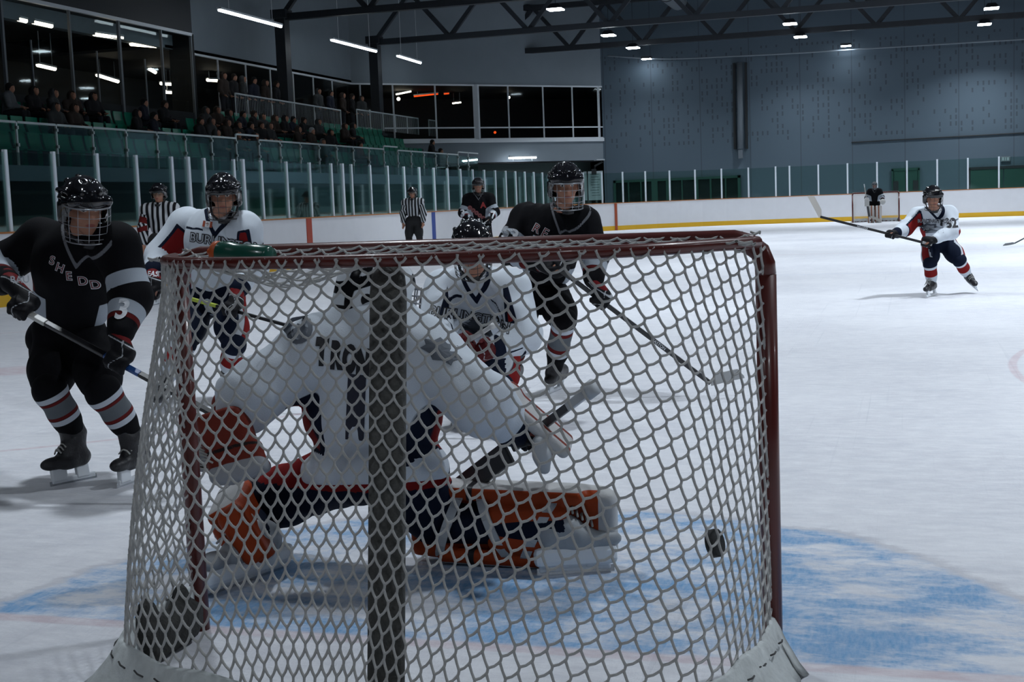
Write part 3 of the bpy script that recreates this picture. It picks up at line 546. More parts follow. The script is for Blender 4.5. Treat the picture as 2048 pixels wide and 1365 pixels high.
def make_net(label, simple=False):
    e = empty('hockey_goal', (0, 0, 0)); tag(e, label, 'goal')
    for s in (-1, 1): MB().tube([(s*.945, 0, .0), (s*.945, 0, 1.15)], .030, 16).build('post', M_red, e, True)
    cb = [(-.945, 0, 1.15), (-.943, 0, 1.18), (-.93, 0, 1.215), (-.90, 0, 1.238), (-.86, 0, 1.25)]; cb += [(-x, y, z) for x, y, z in cb[::-1]]
    MB().tube(cb, .030, 16).build('crossbar', M_red, e, True); MB().tube([p for p in TOPR[3:-3:4]], .0175, 12).build('top_shelf_bar', M_red, e, True); MB().tube([p for p in BASR[::4]], .02, 10).build('base_bar', M_red, e, True)
    ctr = MB(); a, b = A(.02, -.565, 1.225), A(.02, -.735, .04); d = nrm(b-a); yv = nrm(np.cross(d, A(1, 0, 0))); n = 14
    V = []; S = [(0, .6), (.02, .9), (.06, 1), (.5, 1.), (1., 1.)]; L = np.linalg.norm(b-a)
    for t, w in S:
        for j in range(n): q = 2*math.pi*j/n; V.append(a+d*L*t+A(1, 0, 0)*.05*w*math.copysign(abs(math.cos(q))**.6, math.cos(q))+yv*.024*w*math.copysign(abs(math.sin(q))**.6, math.sin(q)))
    F = [(i*n+j, i*n+(j+1) % n, (i+1)*n+(j+1) % n, (i+1)*n+j) for i in range(len(S)-1) for j in range(n)]+[tuple(range(n))[::-1], tuple(range((len(S)-1)*n, len(S)*n))]
    ctr.add(V, F).build('padded_centre_post', mat('scuffed dark grey padding', (.085, .085, .08), .9, bump=.8, bscale=60, var=.45), e, True)
    # back and side netting
    pp, qq = np.meshgrid(np.arange(-75, 90), np.arange(-22, 60), indexing='ij'); X, Y = lattice_xy(pp.astype(float), qq.astype(float)); s0, s1 = -U0*LM, (1-U0)*LM
    inside = lambda x, y: s0 <= x <= s1 and -.012 <= y <= HN*.985
    kn = lambda p, q, d: tuple(float(v) for v in lattice_xy(float(p), q+d))
    segs2 = []; I = {(int(p), int(q)): (X[i, j], Y[i, j]) for i, p in enumerate(range(-75, 90)) for j, q in enumerate(range(-22, 60)) if (p+q) % 2 == 0}
    for (p, q), a in I.items():
        for dp in (-1, 1):
            b = I.get((p+dp, q+1))
            if b is None: continue
            ia, ib = inside(*a), inside(*b)
            if not (ia or ib): continue
            a_, b_ = kn(p, q, .17), kn(p+dp, q+1, -.17)
            if ia and ib: segs2.append((a_, b_)); continue
            if not (ia and ib):
                u, v = (a_, b) if ia else (b_, a); lo, hi = 0., 1.
                for _ in range(12):
                    md = (lo+hi)/2
                    if inside(u[0]+(v[0]-u[0])*md, u[1]+(v[1]-u[1])*md): lo = md
                    else: hi = md
                v = (u[0]+(v[0]-u[0])*lo, u[1]+(v[1]-u[1])*lo); segs2.append((u, v))
    sa = np.array(segs2); pa = surf(sa[:, 0, 0], sa[:, 0, 1]); pb = surf(sa[:, 1, 0], sa[:, 1, 1])
    kk = [(kn(p, q, -.2), kn(p, q, .2)) for (p, q), a in I.items() if inside(*a)]; ka = np.array(kk); knots = [(u+(v-u)*0, v) for u, v in zip(surf(ka[:, 0, 0], ka[:, 0, 1]), surf(ka[:, 1, 0], ka[:, 1, 1]))]; V, F = cords(list(zip(pa, pb))+knots, .0040); mesh_np('back_netting', V, F, M_cord, e)
    # top netting, sagging between crossbar and shelf bar
    xs, ysr = TOPR[:, 0], TOPR[:, 1]; dep = lambda x: float(np.interp(x, xs[20:-20], ysr[20:-20])) if abs(x) < .93 else 0.
    def ins(x, y): return abs(x) < .93 and dep(x)-.012 <= y <= .035
    def tp(x, y):
        D = min(dep(x), -.05); w = np.clip(y/D, 0, 1); bt = math.exp(-((x+.42)/.2)**2-((y+.27)/.13)**2); return A(x, y, ZT+.026-.016*w-.035*math.sin(math.pi*w)*(1-.5*abs(x))-.075*bt)
    seg = []; K = {(p, q): (.037*p+.004*math.sin(q), .05-.034*q-.004*math.sin(p*.6)) for p in range(-40, 41) for q in range(-3, 30) if (p+q) % 2 == 0}
    for (p, q), a in K.items():
        for dp in (-1, 1):
            b = K.get((p+dp, q+1))
            if b is None: continue
            ia, ib = ins(*a), ins(*b)
            if not (ia or ib): continue
            u, v = (a, b) if ia else (b, a)
            if not (ia and ib):
                lo, hi = 0., 1.
                for _ in range(10):
                    md = (lo+hi)/2
                    if ins(u[0]+(v[0]-u[0])*md, u[1]+(v[1]-u[1])*md): lo = md
                    else: hi = md
                v = (u[0]+(v[0]-u[0])*lo, u[1]+(v[1]-u[1])*lo)
            seg.append((tp(*u), tp(*v)))
    V, F = cords(seg, .0037); mesh_np('top_netting', V, F, M_cord, e)
    # white canvas skirt round the base, laced to the netting
    m_sk = mat('scuffed white canvas', (.52, .55, .55), .85, bump=.7, bscale=25, var=.25); V = []; F = []; nS = 121; cv, _ = resample(BASC, nS)
    prof = ((.0, .155), (.012, .15), (.04, .09), (.085, .03), (.115, .003), (-.02, .003), (-.012, .09), (-.006, .15))
    for i in range(nS):
        t = nrm(cv[min(i+1, nS-1)]-cv[max(i-1, 0)]); out = np.cross(t, UP); w = .006*math.sin(i*.9)+.004*math.sin(i*2.3)
        if i < 3 or i > nS-4: out = nrm(A(cv[i][0], -.6, 0))
        for o_, z in prof: V.append(A(cv[i][0], cv[i][1], 0)+out*(o_*(1+.25*math.sin(i*.37))+w*(z < .12))+UP*(z+.006*math.sin(i*.5)*(z > .1)))
    m_ = len(prof); F = [(i*m_+j, i*m_+(j+1) % m_, (i+1)*m_+(j+1) % m_, (i+1)*m_+j) for i in range(nS-1) for j in range(m_)]+[tuple(range(m_)), tuple(range((nS-1)*m_, nS*m_))[::-1]]
    sk = MB().add(V, F).build('base_skirt', m_sk, e, True)
    for i in range(6, nS-6, 4):
        out = nrm(np.cross(nrm(cv[i+1]-cv[i-1]), UP)); a = A(cv[i][0], cv[i][1], .118)+out*.034; b = A(cv[i+2][0], cv[i+2][1], .112)+out*.036; st = MB(); st.tube([a, (a+b)/2+out*.004, b], .0028, 5)
        st.build('lacing_stitch', mat('dark lace', (.05, .05, .05), .8), sk, True)
    return e
goal = make_net('red framed hockey goal with grey netting filling the foreground')
# dark rubber pad and frayed netting bunched in the near left corner of the base
pd = MB(); 
o = sdf_mesh('corner_pad', [rbox((-.91, -.22, .07), (.035, .17, .06), r=.03), ell((-.93, -.36, .13), (.035, .05, .08)), ell((-.92, -.14, .12), (.03, .05, .09))], .014, mat('dark frayed padding', (.03, .03, .028), .95, bump=1., bscale=50, var=.5), goal, k=.05, disp=folds(.010, 3))
far_goal = copy_tree(goal); far_goal.location = (0, 54.3, 0); far_goal.rotation_euler = (0, 0, math.pi)
for c in far_goal.children: c.matrix_parent_inverse = Matrix.Identity(4)
tag(far_goal, 'distant red framed hockey goal behind the far goaltender')
# ---------------------------------------------------------------- bottle on the netting, puck in the netting
ca, cb_ = P(432, 501, -.27), P(560, 522, -.34); ca = A(ca[0], -.27, 1.268); ax = nrm(A(.21, -.035, -.022)); be = empty('water_bottle', ca-UP*.03); tag(be, 'dark green water bottle with orange cap lying on top of the near goal', 'bottle')
def lathe(c, d, prof, n=20):
    x = nrm(np.cross(d, UP)); y = np.cross(x, d); V = [c+d*t+r*(math.cos(2*math.pi*j/n)*x+math.sin(2*math.pi*j/n)*y) for t, r in prof for j in range(n)]; m_ = len(prof)
    return V, [(i*n+j, i*n+(j+1) % n, (i+1)*n+(j+1) % n, (i+1)*n+j) for i in range(m_-1) for j in range(n)]+[tuple(range(n))[::-1], tuple(range((m_-1)*n, m_*n))]
MB().add(*lathe(ca, ax, [(.012, .030), (.02, .036), (.06, .036), (.075, .033), (.10, .033), (.12, .036), (.19, .036), (.2, .03)])).build('bottle_body', mat('dark green squeeze plastic', (.012, .085, .06), .25, coat=.3), be, True)
cp = MB().add(*lathe(ca, ax, [(-.004, .02), (-.002, .034), (.016, .035), (.018, .03)])).build('cap', mat('orange plastic cap', (.55, .10, .02), .4), be, True); MB().add(*lathe(ca, ax, [(-.03, .006), (-.028, .009), (-.003, .012)])).build('nozzle', mat('orange plastic cap', (.55, .1, .02)), cp, True)
pc = P(1430, 1087, -.37); px_ = nrm(A(.93, -.27, .26)); bm = bmesh.new()
o = MB().add(*lathe(pc-px_*.0125, px_, [(0, .034), (.002, .038), (.023, .038), (.025, .034)], 32)).build('puck', mat('black vulcanised rubber', (.012, .013, .014), .6, bump=.3, bscale=300), None, True); tag(o, 'black rubber puck caught in the netting of the near goal', 'puck')
# ================================================================ PEOPLE
M_skin = (.40, .20, .135); M_steelbl = mat('polished steel', (.6, .62, .65), .25, .9); M_plast = mat('white skate holder plastic', (.74, .78, .82), .4); M_boot = mat('black skate boot', (.014, .014, .017), .45, bump=.3, bscale=80); M_lace = mat('grey skate lace', (.38, .38, .36), .8)
M_helm = mat('glossy black helmet shell', (.006, .006, .008), .12, coat=.6); M_helmpad = mat('black helmet trim', (.008, .008, .01), .6); M_wire = mat('black cage wire', (.05, .052, .055), .3, .6); M_wirec = mat('chrome cage wire', (.30, .31, .33), .3, .8)
M_txtw = mat('white lettering', (.62, .64, .67), .7); M_txtk = mat('black lettering', (.008, .008, .012), .7); M_txtr = mat('dark red lettering', (.13, .012, .014), .7); M_txtg = mat('grey maker mark', (.35, .37, .40), .6)
def frame(f, u=UP): f = nrm(f); r = nrm(np.cross(f, u)); return np.stack([r, f, np.cross(r, f)])       # rows: right, forward, up
def loc(Fm, c, x, y, z): return np.asarray(c)+Fm[0]*x+Fm[1]*y+Fm[2]*z
def skin_mat(name, col=M_skin):
    return cloth(name, col, [('brow', (.03, .018, .012)), ('eye', (.55, .52, .5)), ('pupil', (.01, .008, .006)), ('lip', (.30, .10, .08)), ('hairm', (.02, .013, .01))], rough=.5, bump=.05, bscale=200)
def head_prims(c, Fm, s=1.):
    L = lambda x, y, z: loc(Fm, c, x*s, y*s, z*s)
    return [ell(L(0, -.01, .025), A(.076, .096, .092)*s, Fm), ell(L(0, .03, -.045), A(.058, .066, .07)*s, Fm), ell(L(0, .06, -.098), A(.026, .028, .024)*s, Fm),
            cap_(L(0, .088, .018), L(0, .108, -.022), .010*s, .016*s), ell(L(0, .085, .032), A(.052, .018, .014)*s, Fm), ell(L(-.038, .066, -.02), A(.026, .028, .022)*s, Fm), ell(L(.038, .066, -.02), A(.026, .028, .022)*s, Fm),
            cap_(L(-.016, .088, -.058), L(.016, .088, -.058), .009*s, .009*s), ell(L(-.078, -.005, -.005), A(.012, .022, .032)*s, Fm), ell(L(.078, -.005, -.005), A(.012, .022, .032)*s, Fm)]
def hand_prims(w, g, ax, s=1., open_=False):
    """palm, four unequal bent fingers and a thumb; they close round the line through g along ax"""
    w, g = np.asarray(w, float), np.asarray(g, float); n = w-g; ax = nrm(ax); n = n-ax*np.dot(n, ax); n = nrm(n if np.linalg.norm(n) > 1e-4 else A(.3, .2, .9)); b = np.cross(ax, n); out = []
    k = g+n*.03*s; out.append(cap_(w, k, .026*s, .030*s, (ax, 1.35)))
    for i, ln in enumerate((.9, 1.05, 1.0, .8)):
        o = ax*(i-1.5)*.023*s; R = .030*s; pts = []
        for th in ((20, 75, 140, 205) if not open_ else (10, 28, 46, 60)):
            q = math.radians(th*ln); pts.append(g+o+R*(math.cos(q)*n+math.sin(q)*b) if not open_ else g+o+(-n*(th/60*.085*ln-.01)+b*.012*(th/60)**2*2)*s)
        for j in range(3): out.append(cap_(pts[j], pts[j+1], (.0115-.0012*j)*s, (.0105-.0012*j)*s))
    tb = g+n*.035*s-ax*.036*s; t1 = g+n*.012*s-b*.032*s-ax*.040*s; t2 = g-n*.018*s-b*.026*s-ax*.026*s
    out += [cap_(tb, t1, .014*s, .0125*s), cap_(t1, t2, .0125*s, .010*s)]; return out
def figure(J, name, h, parent, skinm, hands=True, scale=1.):
    """the whole body as one continuous skin"""
    Fm, c = J['HF'], J['head']; s = J.get('hs', 1.); pr = head_prims(c, Fm, s); nk = J['neck']
    pr += [cap_(loc(Fm, c, 0, -.025*s, -.06*s), nk, .056*s, .062*s), ell((J['chest']), A(.17, .115, .20)*s, J['CF']), ell(J['belly'], A(.15, .105, .16)*s, J['CF']), ell(J['pelvis'], A(.16, .115, .12)*s, J['PF'])]
    for a in 'RL':
        pr += [cap_(nk, J['sh'+a], .055*s, .058*s), cap_(J['sh'+a], J['el'+a], .052*s, .040*s), cap_(J['el'+a], J['wr'+a], .041*s, .028*s), cap_(J['hip'+a], J['kn'+a], .085*s, .058*s), cap_(J['kn'+a], J['an'+a], .058*s, .040*s), cap_(J['an'+a], J['toe'+a], .034*s, .018*s)]
        if hands: pr += hand_prims(J['wr'+a], J.get('gb'+a, J['gr'+a]), J['ax'+a], s*(1. if J.get('open') else .78), J.get('open', False))
    def at(V):
        Q = (V-c)@Fm.T/s; x, y, z = Q[:, 0], Q[:, 1], Q[:, 2]; fr = (y > .04); ax = np.abs(x)
        d = lambda cx, cz, rx, rz: np.where(fr, 1-np.sqrt(((ax-cx)/rx)**2+((z-cz)/rz)**2), -1)*min(rx, rz)
        lip = np.where(fr, 1-np.sqrt((x/.026)**2+((z+.06)/.009)**2), -1)*.009
        return dict(brow=d(.034, .036, .022, .007), eye=d(.033, .016, .015, .008), pupil=d(.033, .016, .007, .0075), lip=lip, hairm=np.where((z > .055-.5*(y-.05).clip(-1, 0)*0+np.where(y < .0, -.06, 0)) & (np.linalg.norm(Q, axis=1) < .2) & ((y < .03) | (z > .075)), .01, -.01))
    return sdf_mesh(name, pr, h, skinm, parent, k=.022*s, attrs=at)

def helmet(J, h, parent, shell=M_helm, cage=M_wire, mark=None, mesh=True):
    Fm, c = J['HF'], J['head']; s = J.get('hs', 1.)*1.08; L = lambda x, y, z: loc(Fm, c, x*s, y*s, z*s)
    pr = [ell(L(0, -.012, .035), A(.108, .136, .125)*s, Fm), ell(L(0, -.03, .0), A(.106, .115, .12)*s, Fm), cap_(L(-.088, -.02, -.04), L(-.088, -.03, .05), .03*s, .03*s), cap_(L(.088, -.02, -.04), L(.088, -.03, .05), .03*s, .03*s),
          cap_(L(-.04, .09, .10), L(-.045, -.11, .115), .016*s, .018*s), cap_(L(.04, .09, .10), L(.045, -.11, .115), .016*s, .018*s), cap_(L(0, .10, .10), L(0, -.10, .14), .012*s, .014*s), cap_(L(-.075, .085, .055), L(.075, .085, .055), .03*s, .03*s), cap_(L(-.085, .03, .09), L(-.095, -.09, .08), .014*s, .014*s), cap_(L(.085, .03, .09), L(.095, -.09, .08), .014*s, .014*s)]
    sb = [rbox(L(0, .10, -.09), A(.085, .12, .115)*s, Fm, .03), ell(L(0, .0, -.02), A(.088, .108, .11)*s, Fm), rbox(L(0, 0, -.16), A(.2, .2, .09)*s, Fm, .02)]
    for x in (-.022, .022): sb += [rbox(L(x, .06, .155), A(.006, .03, .02)*s, Fm, .004), rbox(L(x*1.3, -.06, .16), A(.006, .03, .02)*s, Fm, .004)]
    for x in (-.1, .1): sb += [rbox(L(x, .01, .075), A(.02, .028, .006)*s, Fm, .004), rbox(L(x, -.03, .045), A(.02, .022, .006)*s, Fm, .004)]
    o = sdf_mesh('helmet', pr, h, shell, parent, k=.012, sub=sb)
    # face cage: horizontal and vertical wires over an egg in front of the face
    def eg(az, z): R = .118-.10*max(0, -z-.05); return L(R*math.sin(az)*.92, .02+R*math.cos(az)*1.12, z)
    w = MB(); n = 5 if mesh else 4; r = .0018*s
    for z in (.028, -.012, -.052, -.088, -.114, -.134): w.tube([eg(a, z) for a in np.linspace(-1.5, 1.5, 15)], r, n)
    for a in (-1.5, -1.1, -.68, -.23, .23, .68, 1.1, 1.5): w.tube([eg(a, z) for z in np.linspace(.028, -.134, 9)], r, n)
    w.tube([eg(a, -.134) for a in np.linspace(-1.5, 1.5, 15)], r*2, n); w.tube([eg(a, .032) for a in np.linspace(-1.5, 1.5, 15)], r*1.7, n)
    w.build('face_cage', cage, o, True); ch = MB()
    for k in (-1, 1): ch.tube([L(.09*k, .0, -.05), L(.075*k, .04, -.11), L(.03*k, .09, -.145)], .008*s, 5)
    ch.tube([L(-.03, .09, -.145), L(0, .1, -.15), L(.03, .09, -.145)], .018*s, 6); ch.build('chin_strap', M_helmpad, o, True)
    if mark: text_on(mark, .022*s, L(.012, .16, .062), Fm[0], Fm[2], o, M_txtw, o, 'helmet_mark', lift=.002)
    return o
def limb_u(V, a, b):
    d = b-a; return ((V-a)@d)/max(d@d, 1e-9), np.linalg.norm((V-a)-np.clip(((V-a)@d)/(d@d), 0, 1)[:, None]*d, axis=1)
def arm_coord(V, J, a):
    u1, d1 = limb_u(V, J['sh'+a], J['el'+a]); u2, d2 = limb_u(V, J['el'+a], J['wr'+a]); u = np.where(d1 < d2, np.clip(u1, -.5, 1), 1+np.clip(u2, 0, 1.3)); return u, np.minimum(d1, d2)
def jersey(J, h, parent, m, attrs, seed, loose=1., tail=.10):
    s = J.get('hs', 1.); tl = J.get('tl', 1.); CF, PF = J['CF'], J['PF']; dn = nrm(J['pelvis']-J['chest'])
    pr = [ell(J['chest'], A(.215*tl, .155, .235)*s*loose, CF), ell(J['belly'], A(.195*tl, .145, .20)*s*loose, CF), ell(J['pelvis']+dn*tail*.5, A(.205*tl, .155, .14)*s*loose, PF), ell(J['neck']-UP*.02, A(.12, .09, .07)*s, CF)]
    for a in 'RL':
        pr += [cap_(J['neck'], J['sh'+a], .085*s, .105*s), ell(J['sh'+a], A(.115, .11, .105)*s, CF), cap_(J['sh'+a], J['el'+a], .106*s*loose, .098*s*loose), cap_(J['el'+a], J['wr'+a]*.85+J['el'+a]*.15, .098*s*loose, .070*s)]
    cuts = [(J['pelvis']+dn*tail, dn)] if tail else []
    return sdf_mesh('jersey', pr, h, m, parent, k=.045, disp=folds(.007, seed), attrs=attrs, cuts=cuts, sub=[cap_(J['neck']+UP*.03, loc(J['HF'], J['head'], 0, 0, -.02), .07*s, .07*s)])
def pants(J, h, parent, m, attrs=None, seed=5):
    s = J.get('hs', 1.); pr = [ell(J['pelvis'], A(.20, .155, .15)*s, J['PF'])]
    for a in 'RL': k = J['hip'+a]*.18+J['kn'+a]*.82; pr += [cap_(J['hip'+a], k, .125*s, .105*s), ell(J['hip'+a]*.4+J['kn'+a]*.6, A(.115, .12, .11)*s, J['PF'])]
    return sdf_mesh('hockey_pants', pr, h, m, parent, k=.05, disp=folds(.005, seed), attrs=attrs)
def sock(J, a, h, parent, m, bands):
    s = J.get('hs', 1.); k, n = J['kn'+a], J['an'+a]; f = nrm(J['toe'+a]-n); up_ = nrm(k-n)
    pr = [cap_(k-up_*.0, k*.35+n*.65, .086*s, .072*s), ell(k+f*.02, A(.075, .08, .085)*s), cap_(k*.5+n*.5, n+up_*.03, .076*s, .056*s), cap_(k*.75+J['hip'+a]*.25, k, .085*s, .08*s)]
    def at(V):
        u, _ = limb_u(V, k, n); L = np.linalg.norm(n-k); return {nm: (b/2-np.abs(u-c))*L for nm, c, b in bands}
    return sdf_mesh('sock', pr, h, m, parent, k=.03, attrs=at, disp=folds(.0025, 11))
def skate(J, a, h, parent, boot=M_boot, goalie=False):
    """boot sculpted round the ankle, standing on a white holder and a steel runner"""
    s = J.get('hs', 1.); n, he, to = J['an'+a], J['heel'+a], J['gtoe'+a]; f = nrm(to-he); u = nrm((n-he)-f*np.dot(n-he, f)); r = np.cross(f, u); ln = np.linalg.norm(to-he)
    L = lambda x, y, z: he+r*x*s+f*y+u*z*s; Fm = np.stack([r, f, u]); sh = nrm(J['kn'+a]-n); z0 = .085
    pr = [cap_(L(0, .05, z0+.035), L(0, ln*.62, z0+.03), .042*s, .042*s), ell(L(0, ln*.86, z0+.03), A(.043, .075, .036)*s, Fm), ell(L(0, .045, z0+.045), A(.038, .055, .045)*s, Fm), cap_(L(0, .06, z0+.07), n, .046*s, .050*s), cap_(n+f*.012, L(0, ln*.60, z0+.038), .049*s, .046*s), cap_(n+f*.02, L(0, ln*.45, z0+.04), .05*s, .048*s), cap_(n, n+sh*.055*s-f*.012, .047*s, .050*s), cap_(n+f*.05*s-u*.02, n+f*.062*s+sh*.075*s, .020*s, .014*s, (r, 2.2)), cap_(n-f*.05*s+sh*.02, n-f*.052*s+sh*.09*s, .016*s, .012*s, (r, 1.8))]
    o = sdf_mesh('skate', pr, h, boot, parent, k=.02); hd = MB()
    for y, w in ((.055, .06), (ln*.78, .07)): hd.box(L(0, y, z0-.03), (.014*s, w*.62, .036*s), Fm)
    hd.box(L(0, ln*.45, z0-.062), (.008*s, ln*.52, .014*s), Fm); hd.build('blade_holder', M_plast, o, bevel=.006)
    b = MB(); b.box(L(0, ln*.46, .012), (.0025*s, ln*.56, .012*s), Fm); b.build('blade', M_steelbl, o); lc = MB()
    for k in range(6):
        t = k/5; p = L(0, ln*(.72-.34*t), z0+.092+.062*t); q = p+u*.010+f*.004; lc.tube([p-r*.034*s-u*.014, p-r*.016*s+u*.004, q, p+r*.016*s+u*.004, p+r*.034*s-u*.014], .0045*s, 5)
    lc.build('laces', M_lace, o, True)
    MB().tube([n+sh*.058*s+(.053*math.cos(q)*f+.050*math.sin(q)*r)*s for q in np.linspace(-2, 2, 13)], .007*s, 6).build('liner', mat('pale boot liner', (.30, .31, .32), .9), o, True)
    if goalie: MB().box(L(0, ln*.47, .062), (.036*s, ln*.60, .034*s), Fm).build('cowling', M_plast, o, bevel=.02)
    return o
def glove(J, a, h, parent, m, attrs=None, mark=None, s_=1.):
    s = J.get('hs', 1.)*s_; w, g, ax, el = J['wr'+a], J['gr'+a], nrm(J['ax'+a]), J['el'+a]; n = w-g; n = nrm(n-ax*np.dot(n, ax)); b = np.cross(ax, n); d = nrm(el-w)
    pr = [cap_(w-d*.0, w+d*.10*s, .050*s, .068*s), cap_(g+n*.052*s, w, .048*s, .046*s, (ax, 1.15)), rbox(g+n*.058*s+b*.012*s, A(.052, .034, .034)*s, np.stack([ax, n, b]), .02)]
    for i, ln in enumerate((.92, 1.04, 1.0, .84)):
        o = ax*(i-1.5)*.030*s; R = .040*s; pts = [g+o+R*(math.cos(math.radians(t*ln))*n+math.sin(math.radians(t*ln))*b) for t in (18, 72, 132, 196)]
        for j in range(3): pr.append(cap_(pts[j], pts[j+1], (.0195-.0015*j)*s, (.0185-.0015*j)*s))
    tb = g+n*.045*s-ax*.05*s; t1 = g+n*.015*s-b*.043*s-ax*.05*s; t2 = g-n*.022*s-b*.034*s-ax*.032*s; pr += [cap_(tb, t1, .024*s, .021*s), cap_(t1, t2, .021*s, .017*s)]
    o = sdf_mesh('glove', pr, h, m, parent, k=.010, attrs=attrs)
    return o
def stick(butt, heel, tip, label, colors=(BLACK, None), parts=True, grip=.16, tape=(.6, .62, .64), bladecol=(.02, .02, .022), name='hockey_stick', goalie=False, midcol=None, mark=None, flip=0.):
    butt, heel, tip = (np.asarray(v, float) for v in (butt, heel, tip)); d = nrm(heel-butt); L = np.linalg.norm(heel-butt); e = empty(name, heel); tag(e, label, 'hockey stick'); bl = tip-heel; side = nrm(np.cross(d, bl)); th = np.cross(side, d)
    Fm = np.stack([d, th, side]); w, t = .0155, .0105
    def seg(nm, a, b, col, k=1.): 
        MB().box(butt+d*(a+b)/2*L, ((b-a)*L/2, w*k, t*k), Fm).build(nm, mat('stick '+nm+str(tuple(round(c, 3) for c in col)), col, .35), e, bevel=.004)
    seg('grip_tape', 0, grip, tape, 1.12)
    if midcol: seg('shaft', grip, .45, colors[0]); seg('shaft_band', .45, .62, midcol); seg('shaft_lower', .62, 1., colors[0])
    elif goalie: seg('shaft', grip, .55, colors[0]); MB().box(butt+d*.79*L, (.21*L, .045, .012), Fm).build('paddle', mat('goal stick paddle', (.03, .032, .036), .4), e, bevel=.006)
    else: seg('shaft', grip, 1., colors[0])
    if grip: MB().tube([butt-d*.006, butt+d*.022], .02, 10).build('butt_knob', mat('stick grip_tape'+str(tuple(round(c, 3) for c in tape)), tape), e, True)
    n = 9; V = []; dr = nrm(bl-d*np.dot(bl, d)*0); lb = np.linalg.norm(bl); upv = nrm(-d+dr*np.dot(d, dr)); hgt = .075 if not goalie else .10
    for i in range(n):
        x = i/(n-1); c = heel+dr*lb*x+side*.035*x*x; hh = hgt*(.55+.45*min(1, x*4))*(1 if x < .85 else math.sqrt(max(.05, 1-((x-.85)/.15)**2)))
        for z, q in ((0, .004), (hh, .004), (hh, -.004), (0, -.004)): V.append(c+upv*(z-.02)+side*q)
    F = [(i*4+j, i*4+(j+1) % 4, (i+1)*4+(j+1) % 4, (i+1)*4+j) for i in range(n-1) for j in range(4)]+[(3, 2, 1, 0), tuple((n-1)*4+j for j in range(4))]
    MB().add(V, F).build('blade', mat('stick blade'+str(bladecol), bladecol, .7), e)
    if mark:
        tx, a, sz, col = mark; view = nrm(CAM-butt); nn = nrm(view-d*np.dot(view, d)); upd = np.cross(nn, d)
        upd = np.cross(nn, d); best = max((th, -th, side, -side), key=lambda v: np.dot(v, nn)); text_on(tx, sz, butt+d*a*L+best*(t if abs(np.dot(best, side)) > .9 else w), d, np.cross(best, d), None, col, e, 'shaft_mark', lift=.0015)
    return e

def torso(J, cf, lean=None):
    """fills in the spine frames from neck, shoulders, pelvis"""
    up = nrm(J['neck']-J['pelvis']); cf = nrm(cf); r = nrm(np.cross(cf, up)); f = np.cross(up, r); J['CF'] = np.stack([r, f, up]); J['PF'] = np.stack([r, f, up]); J['chest'] = J['neck']*.70+J['pelvis']*.30+f*.0; J['belly'] = J['neck']*.38+J['pelvis']*.62
    return J
def feet(J, a, heel, toe, h=.165):
    J['heel'+a], J['gtoe'+a] = np.asarray(heel, float), np.asarray(toe, float); J['an'+a] = J['heel'+a]*.74+J['gtoe'+a]*.26+UP*h; J['toe'+a] = J['gtoe'+a]*.62+J['heel'+a]*.38+UP*.115
def person(label, J, h, skinm=None, hands=True):
    e = empty('person', A(*(J['heelR'][:2]+J['heelL'][:2])/2, 0)); tag(e, label, 'person'); figure(J, 'body', h, e, skinm or skin_mat('light skin'), hands); return e
# ---- jersey patterns -------------------------------------------------
def least(*a): return np.minimum.reduce([np.broadcast_to(x, a[0].shape) for x in a])
def black_pat(J, stripe=((.70, .26), (1.45, .26)), red=1.64):
    def at(V):
        s1 = -np.ones(len(V)); rd = s1.copy()
        for a in 'RL':
            u, d = arm_coord(V, J, a); lat = ((V-J['neck'])@J['CF'][0])*(1 if a == 'R' else -1)
            for c, w in stripe: s1 = np.maximum(s1, least((w/2-np.abs(u-c))*.28, lat-.15, .17-d))
            rd = np.maximum(rd, least((.05-np.abs(u-red))*.28, lat-.12, .17-d))
        Q = (V-J['pelvis'])@J['CF'].T; z = Q[:, 2]; s1 = np.maximum(s1, least(.05-np.abs(np.abs(Q[:, 0])-.165-.10*(z-.08)), .28-z, z-.05))
        q = (V-J['neck'])@J['CF'].T; vn = least(.0075-np.abs(np.abs(q[:, 0])-(q[:, 2]+.075)*.68)*.82, q[:, 1]+.04, .16-np.abs(q[:, 0]), q[:, 2]+.085)
        return dict(white=s1, red=rd, vneck=vn)
    return at
M_blackj = cloth('black jersey', BLACK, [('white', (.36, .40, .45)), ('red', (.10, .01, .01)), ('vneck', (.16, .165, .18))])
